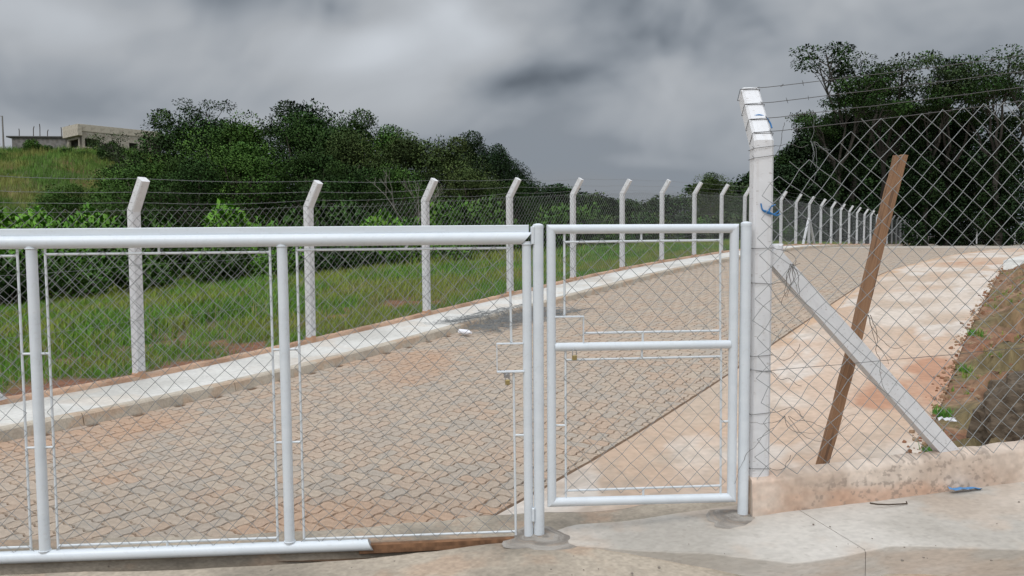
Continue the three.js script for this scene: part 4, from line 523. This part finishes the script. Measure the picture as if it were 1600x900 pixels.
// unit trees stand at the origin with height about 1; they are scaled when planted
function broadleaf(seed, per, leaf, wide = 0.42, low = 0.18) { // dense rounded crown reaching far down
  const r = rng(seed), cl = [], m = new MB(), fork = V((r() - 0.5) * 0.06, 0.30, (r() - 0.5) * 0.06); limb(m, V(0, -0.04, 0), fork, 0.032, 0.022, r, 0.03);
  for (let k = 0; k < 22; k++) { const t = k / 22, y = lerp(low, 0.90, Math.pow(t, 0.8)), a = k * 2.4 + r(), prof = Math.sin(Math.PI * clamp((y - low + 0.16) / (1.10 - low), 0, 1)), R = wide * prof * (0.55 + 0.4 * r()); const q = [Math.cos(a) * R, y + (r() - 0.5) * 0.06, Math.sin(a) * R], s = 0.12 + 0.07 * r(); cl.push([...q, s * 1.1, s * 0.85, s * 1.1]); limb(m, fork.clone().lerp(V(0, y * 0.8, 0), 0.6 * r()), V(...q), 0.012, 0.004, r, 0.05, 4); }
  for (let k = 0; k < 5; k++) cl.push([(r() - 0.5) * wide * 0.7, 0.80 + 0.16 * r(), (r() - 0.5) * wide * 0.7, 0.08 + 0.05 * r(), 0.06 + 0.03 * r(), 0.08 + 0.05 * r()]);
  return { trunk: m.build(), crown: leafGeo(cl, per, leaf, seed + 1) };
}
function layered(seed, per, leaf, vine) { // tall open tree: bare forking limbs that carry flat airy sprays
  const r = rng(seed), cl = [], m = new MB(), fork = V(0.02, 0.42, 0); limb(m, V(0, -0.03, 0), fork, 0.022, 0.014, r, 0.03);
  for (let k = 0; k < 7; k++) { const a = k * 2.4 + r(), R = 0.10 + 0.16 * r(), e = V(Math.cos(a) * R, 0.66 + 0.30 * r(), Math.sin(a) * R), mid = fork.clone().lerp(e, 0.5).add(V(0, -0.03, 0)); limb(m, fork, mid, 0.010, 0.007, r, 0.03, 3); limb(m, mid, e, 0.007, 0.003, r, 0.03, 3);
    for (let i = 0; i < 6; i++) { const b = r() * 6.28, d = 0.05 + 0.09 * r(), t = e.clone().add(V(Math.cos(b) * d, (r() - 0.45) * 0.08, Math.sin(b) * d)); limb(m, mid.clone().lerp(e, 0.4 + 0.6 * r()), t, 0.003, 0.0012, r, 0.02, 3); cl.push([t.x, t.y, t.z, 0.055 + 0.035 * r(), 0.02 + 0.014 * r(), 0.055 + 0.035 * r()]); } }
  const out = { trunk: m.build(), crown: leafGeo(cl, per, leaf, seed + 1, { shell: 0, flat: 0.9 }) };
  if (vine) { const v = []; for (let k = 0; k < 20; k++) { const y = 0.05 + 0.60 * k / 20, a = r() * 6.28, R = 0.03 + 0.06 * r(); v.push([Math.cos(a) * R + (k > 14 ? 0.05 * (r() - 0.5) : 0), y, Math.sin(a) * R, 0.045 + 0.035 * r(), 0.05 + 0.03 * r(), 0.045 + 0.035 * r()]); } out.vine = leafGeo(v, per * 4, leaf, seed + 2); }
  return out;
}
function shrubGeo(seed, per, leaf) { const r = rng(seed), cl = [], m = new MB(); for (let k = 0; k < 13; k++) { const a = k * 2.4 + r(), R = 0.55 * Math.sqrt(r()), y = 0.18 + 0.62 * r() * (1 - R * 0.8); cl.push([Math.cos(a) * R, y, Math.sin(a) * R, 0.24 + 0.1 * r(), 0.2 + 0.1 * r(), 0.24 + 0.1 * r()]); limb(m, V(Math.cos(a) * 0.08, -0.05, Math.sin(a) * 0.08), V(Math.cos(a) * R, y, Math.sin(a) * R), 0.02, 0.006, r, 0.08, 3); } return { trunk: m.build(), crown: leafGeo(cl, per, leaf, seed + 1, { shell: 0.4 }) }; }
const KIND = { b1: broadleaf(1, 880, 0.0155), b2: broadleaf(2, 880, 0.0155, 0.48, 0.14), b3: broadleaf(3, 880, 0.0148, 0.36, 0.2), g1: broadleaf(6, 420, 0.022), g2: broadleaf(7, 420, 0.022, 0.48, 0.14), f1: broadleaf(4, 200, 0.034, 0.44, 0.14), f2: broadleaf(5, 200, 0.034, 0.5, 0.1), l1: layered(11, 150, 0.014, true), l2: layered(12, 140, 0.013, false), l3: layered(13, 150, 0.0135, true), s1: shrubGeo(21, 380, 0.075), s2: shrubGeo(22, 380, 0.07), s3: shrubGeo(23, 420, 0.065) };
const proto = {};
function plant(kind, name, label, x, zf, top, width, leaf, turn, group, baseY) {
  const [s, o] = so(x, zf), y = baseY ?? landY(s, o), h = (top - y) / (kind[0] === 's' ? 1.12 : 1.08), k = KIND[kind];
  let t; if (!proto[kind]) { t = proto[kind] = new THREE.Group(); mesh('trunk', k.trunk, kind[0] === 'l' ? barkAiry : bark, t); mesh('crown', k.crown, leaf, t); if (k.vine) mesh('vine', k.vine, LM.deep, t); } else { t = proto[kind].clone(); t.getObjectByName('crown').material = leaf; }
  t.name = numbered(name); t.position.set(x, y, -zf); t.rotation.y = turn; t.scale.set(width * h, h, width * h); scene.add(t); t.userData = {}; tag(t, label, 'tree', group); return t;
}
// top elevation seen at image height is written as metres above the gate's ground
const lbl = { wood: 'dark dense broadleaf tree in the wooded bank beyond the boundary fence', woodMid: 'mid green broadleaf tree at the front of the wooded bank', olive: 'olive green broadleaf tree beside the bare grey tree on the wooded bank', deep: 'blackish green treetop rising at the back of the wooded bank', far: 'low dark tree on the far skyline at the end of the valley', airy: 'tall open tree with bare limbs and flat airy leaf sprays', wall: 'dense dark tree under the tall airy trees by the road end' };
const woods = [ // kind, x, zf, top, width, leaf, label
  ['l2', -18.9, 40.5, 8.1, 0.9, 'grey', 'lone'], ['b1', -16.9, 41, 8.8, 0.85, 'dark', 'wood'], ['l3', -15.0, 43, 9.6, 0.95, 'deep', 'feather'], ['b3', -14.6, 41, 8.4, 0.95, 'deep', 'deep'], ['b2', -12.9, 37, 8.0, 0.85, 'mid', 'woodMid'], ['b1', -11.4, 44, 9.9, 0.85, 'deep', 'deep'], ['b3', -9.6, 38, 8.3, 0.95, 'dark', 'wood'], ['b1', -8.2, 41, 8.7, 0.8, 'dark', 'wood'], ['b3', -6.4, 41, 8.0, 0.9, 'mid', 'woodMid'], ['b2', -4.8, 38, 7.2, 0.95, 'olive', 'olive'], ['b1', -3.2, 38, 6.9, 0.95, 'olive', 'olive'], ['b1', -2.6, 48, 8.5, 0.75, 'deep', 'deep'], ['b3', -1.1, 49, 8.0, 0.75, 'deep', 'deep'], ['b1', 0.1, 51, 7.1, 0.8, 'deep', 'deep'], ['b2', 1.1, 54, 5.4, 0.95, 'deep', 'deep'],
  ['b2', -14.8, 33, 5.5, 1.05, 'mid', 'woodMid'], ['b1', -12.4, 31, 5.2, 0.95, 'dark', 'wood'], ['b3', -10.6, 32, 6.0, 1.05, 'mid', 'woodMid'], ['b2', -8.2, 33, 5.9, 0.95, 'dark', 'wood'], ['b1', -6.4, 31, 4.9, 1.1, 'dark', 'wood'], ['b2', -4.9, 33, 5.1, 1.0, 'mid', 'woodMid'], ['b3', -1.7, 36, 5.2, 1.1, 'olive', 'olive'], ['b1', -0.1, 38, 4.6, 1.15, 'dark', 'wood'], ['b2', -17.4, 36, 5.6, 1.0, 'mid', 'woodMid'],
  ['b2', 2.6, 58, 4.9, 1.2, 'dark', 'wood'], ['b1', -19.8, 35, 4.4, 1.0, 'mid', 'woodMid'], ['b3', -7.6, 37, 7.2, 0.8, 'olive', 'olive']];
lbl.lone = 'slender airy tree at the end of the wooded bank nearest the hill houses'; lbl.feather = 'feathery tree whose open top rises highest over the wooded bank';
woods.forEach(([k, x, z, top, w, leaf, l], i) => plant(k, 'broadleaf_tree', lbl[l], x, z, top, w, LM[leaf], i * 1.7, l === 'wood' ? 'dark trees of the wooded bank' : l === 'deep' ? 'tallest trees of the wooded bank' : l === 'olive' ? 'olive trees of the wooded bank' : l === 'lone' || l === 'feather' ? undefined : 'mid green trees of the wooded bank'));
// far skyline
[[3.2, 74, 7.2], [5.4, 78, 7.3], [7.6, 80, 6.8], [9.8, 84, 6.6], [12.6, 88, 6.6], [15.5, 90, 6.4], [18.0, 88, 6.6], [20.2, 82, 8.0], [23.0, 80, 7.8], [26.0, 76, 8.3], [0.5, 80, 8.2], [29.5, 100, 8.0], [13.8, 104, 7.4], [6.5, 104, 7.7], [21.5, 108, 8.2]].forEach(([x, z, top], i) => plant(['f1', 'f2'][i % 2], 'far_tree', lbl.far, x, z, top, 1.25, [LM.deep, LM.dark, LM.grey][i % 3], i * 2.1, 'trees on the far skyline'));
plant('b3', 'roundtop_tree', 'pale olive tree standing above the far skyline', 18.4, 74, 8.3, 0.85, LM.olive, 0.4);
plant('b2', 'leaning_tree', 'green tree at the edge of the tall dark grove', 22.2, 72, 7.0, 1.0, LM.mid, 1.4);
// tall grove by the end of the road
[[24.3, 57, 16.1, 0.98, 'l1'], [27.2, 58, 16.3, 0.85, 'l2'], [29.2, 56, 15.7, 0.8, 'l3'], [31.3, 57, 15.4, 0.9, 'l1'], [33.0, 54, 14.6, 0.95, 'l3'], [35.5, 54, 14.9, 0.9, 'l2'], [38.5, 55, 15.5, 0.9, 'l1'], [26.0, 62, 14.6, 0.85, 'l3'], [22.9, 56, 13.6, 0.95, 'l3']].forEach(([x, z, top, w, k], i) => plant(k, 'airy_tree', k === 'l2' ? lbl.airy : 'tall open tree with vine-wrapped trunk and flat airy leaf sprays', x, z, top, w, i % 2 ? LM.grey : LM.dark, i * 1.3 + 0.4, k === 'l2' ? 'tall airy trees by the road end' : 'tall vine-wrapped trees by the road end'));
[[20.6, 64, 4.6, 1.1, 'dark'], [22.6, 62, 6.2, 1.0, 'deep'], [24.6, 60, 7.8, 0.9, 'dark'], [26.6, 61, 9.2, 0.9, 'deep'], [28.6, 60, 11.4, 0.85, 'deep'], [30.8, 59, 12.2, 0.85, 'deep'], [33.2, 58, 12.4, 0.85, 'deep'], [35.6, 57, 12.8, 0.85, 'deep'], [38.2, 57, 12.6, 0.85, 'deep'], [41, 57, 12.6, 0.9, 'deep'], [23.4, 57, 6.4, 1.3, 'deep'], [26.6, 57, 6.8, 1.3, 'deep'], [29.8, 56.5, 7.2, 1.2, 'dark'], [33.0, 56, 7.0, 1.2, 'deep'], [36.2, 55.5, 7.2, 1.2, 'deep'], [39.4, 55, 7.4, 1.2, 'deep'], [44, 56, 9, 1.1, 'deep']].forEach(([x, z, top, w, m], i) => plant(['g1', 'g2'][i % 2], 'grove_tree', lbl.wall, x + 4.0, z + 24, top + 3.2, w * 1.1, LM[m], i * 2.3, 'dark trees of the tall grove'));
// shrubs at the foot of the wooded bank
{
  const r = rng(81), row = [];
  for (let i = 0; i < 17; i++) row.push([-17.5 + i * 1.25 + (r() - 0.5) * 0.6, 23.5 + r() * 3 + i * 0.32, 2.5 + 1.5 * r(), 'thick green shrub at the foot of the wooded bank', ['mid', 'mid', 'bright', 'mid', 'dark'][i % 5]]);
  for (let i = 0; i < 16; i++) row.push([-15.5 + i * 1.35 + (r() - 0.5) * 0.6, 16.8 + r() * 1.6 + i * 1.0, 1.2 + 0.9 * r() + i * 0.045, 'leafy undergrowth shrub along the edge of the grass strip', ['mid', 'bright', 'dark', 'mid', 'mid'][i % 5]]);
  for (const [x, z, top] of [[-4.3, 26, 3.15], [-3.8, 26.5, 2.9], [-5.0, 25, 2.2], [-2.0, 26, 2.25], [-14.8, 24, 3.0], [-13.2, 23, 2.6], [-16.0, 25, 3.6], [-17.2, 27, 3.9], [-14.0, 27, 3.5], [-6.7, 24, 2.0]]) row.push([x, z, top, 'bright green leafy bush below the dark trees', 'bright']);
  for (let i = 0; i < 17; i++) row.push([2.0 + i * 1.75 + (r() - 0.5), 34 + i * 2.6 + r() * 3, 2.9 + 1.0 * r() + i * 0.03, 'olive shrub behind the distant run of the boundary fence', ['mid', 'olive', 'dark', 'olive', 'mid', 'deep'][i % 6]]);
  for (const [x, z, top, m] of [[-50.3, 84, 13.0, 'mid'], [-49.0, 84, 12.2, 'mid'], [-46.3, 83, 11.6, 'dark'], [-40.0, 80, 12.4, 'dark'], [-37.8, 79, 11.4, 'mid'], [-43.5, 81, 11.0, 'mid'], [-36, 74, 9.9, 'mid'], [-33.5, 70, 9.2, 'mid'], [-51, 80, 10.6, 'mid']]) row.push([x, z, top, 'round shrub on the grassy hillside below the houses', m]);
  row.forEach(([x, z, top, l, m], i) => { const [s, o] = so(x, z), y = landY(s, o), t = plant(['s1', 's2', 's3'][i % 3], 'shrub', l, x, z, Math.max(top, y + 0.7), 1.0, LM[m], i * 1.9, l.slice(0, 22).includes('hillside') ? 'hillside shrubs' : l); t.userData.category = 'shrub'; const h = t.scale.y; t.scale.x = t.scale.z = clamp(h * 0.75, 1.0, 2.2); });
  for (let i = 0; i < 14; i++) { const t = plant(['s1', 's2', 's3'][i % 3], 'shrub', 'low dark shrub along the end fence under the grove', 33 + i * 2.6, 88 + (i % 3), 3.4 + 1.8 * r(), 1, i % 3 ? LM.deep : LM.mid, i, 'low dark shrubs along the end fence'); t.userData.category = 'shrub'; t.scale.x = t.scale.z = 2.2; }
}
{ // bare grey tree among the foliage
  const r = rng(93), m = new MB(); const grow = (a, d, L, rad, n) => { const b = a.clone().addScaledVector(d, L); limb(m, a, b, rad, rad * 0.65, r, L * 0.12, 3); if (n) for (let k = 0; k < 2 + (r() > 0.5); k++) grow(b, d.clone().add(V((r() - 0.5) * 1.3, 0.25 * r(), (r() - 0.5) * 1.0)).normalize(), L * (0.6 + 0.25 * r()), rad * 0.62, n - 1); };
  grow(V(0, -0.1, 0), V(0.05, 1, 0), 1.25, 0.05, 4); const t = thing('bare_tree', 'bare pale grey tree without leaves in front of the olive trees', 'tree', -3.7, landY(...so(-3.7, 28)), -28); mesh('trunk', m.build(), barkPale, t);
}
// ---------------------------------------------------------------- houses on the hill
{
  const plaster = std({ map: concreteTex(23, [0.46, 0.41, 0.34], [0.34, 0.30, 0.245], [0.33, 0.25, 0.19], 0.4, 512), roughness: 0.95 }), pale = std({ map: concreteTex(24, [0.54, 0.48, 0.39], [0.42, 0.37, 0.30], [0.36, 0.27, 0.2], 0.4, 256), roughness: 0.95 }), block = std({ map: concreteTex(25, [0.25, 0.235, 0.22], [0.17, 0.16, 0.15], [0.24, 0.18, 0.14], 0.4, 256), roughness: 0.95 }), darkIn = std({ color: new THREE.Color(0.02, 0.02, 0.02), roughness: 0.9 });
  // wall with rectangular openings, along +x
  const wall = (w, h, t, holes) => { const s = new THREE.Shape([[0, 0], [w, 0], [w, h], [0, h]].map((q) => new THREE.Vector2(...q))); for (const [a, b, c, d] of holes) s.holes.push(new THREE.Path([[a, b], [a, d], [c, d], [c, b]].map((q) => new THREE.Vector2(...q)))); const g = new THREE.ExtrudeGeometry(s, { depth: t, bevelEnabled: false }); g.translate(0, 0, -t); return g; };
  const g = thing('flat_roof_house', 'beige flat-roofed concrete house with dark window openings on the hilltop', 'house', -46.4, 10.7, -86, 0.87);
  const L1 = 8.6, L2 = 3.6; mesh('wall', wall(L1, 2.9, 0.2, [[0.5, 1.25, 2.1, 2.15], [5.2, 1.3, 6.2, 2.1]]), plaster, g);
  const w2 = mesh('wall', wall(L2, 2.9, 0.2, [[0.5, 1.2, 2.9, 2.1]]), plaster, g); w2.rotation.y = Math.PI / 2; w2.position.set(0.2, 0, 0);
  mesh('back_wall', box(L1, 2.9, 0.2, L1 / 2, 1.45, -L2, 0.01), block, g);
  mesh('parapet', box(L1 + 0.1, 0.75, 0.24, L1 / 2 + 0.15, 3.27, -0.06, 0.01), pale, g); const ov = mesh('parapet', box(0.45, 1.2, L2 + 0.5, -0.16, 2.98, -L2 / 2 + 0.2, 0.02), pale, g); ov.userData.label = 'jutting end parapet';
  mesh('roof', box(L1, 0.2, L2, L1 / 2 + 0.1, 3.0, -L2 / 2 - 0.1, 0.01), pale, g); mesh('floor_slab', box(L1, 0.15, L2, L1 / 2, -0.02, -L2 / 2, 0.01), block, g);
  mesh('window_sill', box(2.0, 0.12, 0.3, 1.3, 1.17, 0.06, 0.01), pale, g);
  const u = thing('unfinished_house', 'low grey unfinished block house with steel bars on its roof', 'house', -55.0, 11.5, -88, 0.1);
  mesh('wall', wall(7.5, 1.7, 0.2, [[1.6, 0.5, 2.5, 1.3]]), block, u); mesh('side_wall', box(0.2, 1.7, 4, 7.4, 0.85, -2.2, 0.01), block, u); mesh('roof_slab', box(8.2, 0.16, 4.6, 3.6, 1.78, -2.1, 0.02), std({ color: new THREE.Color(0.10, 0.095, 0.09), roughness: 1 }), u);
  [0.5, 1.9, 2.5, 3.2, 4.6, 5.3].forEach((x, i) => mesh('steel_bar', new MB().path([V(x, 1.8, -0.6 - i * 0.2), V(x + 0.03, 2.5 + 0.25 * (i % 3), -0.6 - i * 0.2), V(x + 0.12 * (i % 2), 2.75 + 0.3 * (i % 3), -0.6 - i * 0.2)], 0.045, 5).build(), twigMat, u));
  const up = thing('utility_pole', 'slim grey utility pole beside the unfinished house', 'pole', -55.3, 10.8, -87); mesh('pole_shaft', new THREE.CylinderGeometry(0.07, 0.11, 4.6, 10).translate(0, 2.3, 0), block, up); mesh('lamp_arm', new MB().path([V(0, 4.5, 0), V(-0.4, 4.65, 0), V(-0.95, 4.6, 0)], 0.035, 6).build(), block, up);
}

renderer.render(scene, camera);
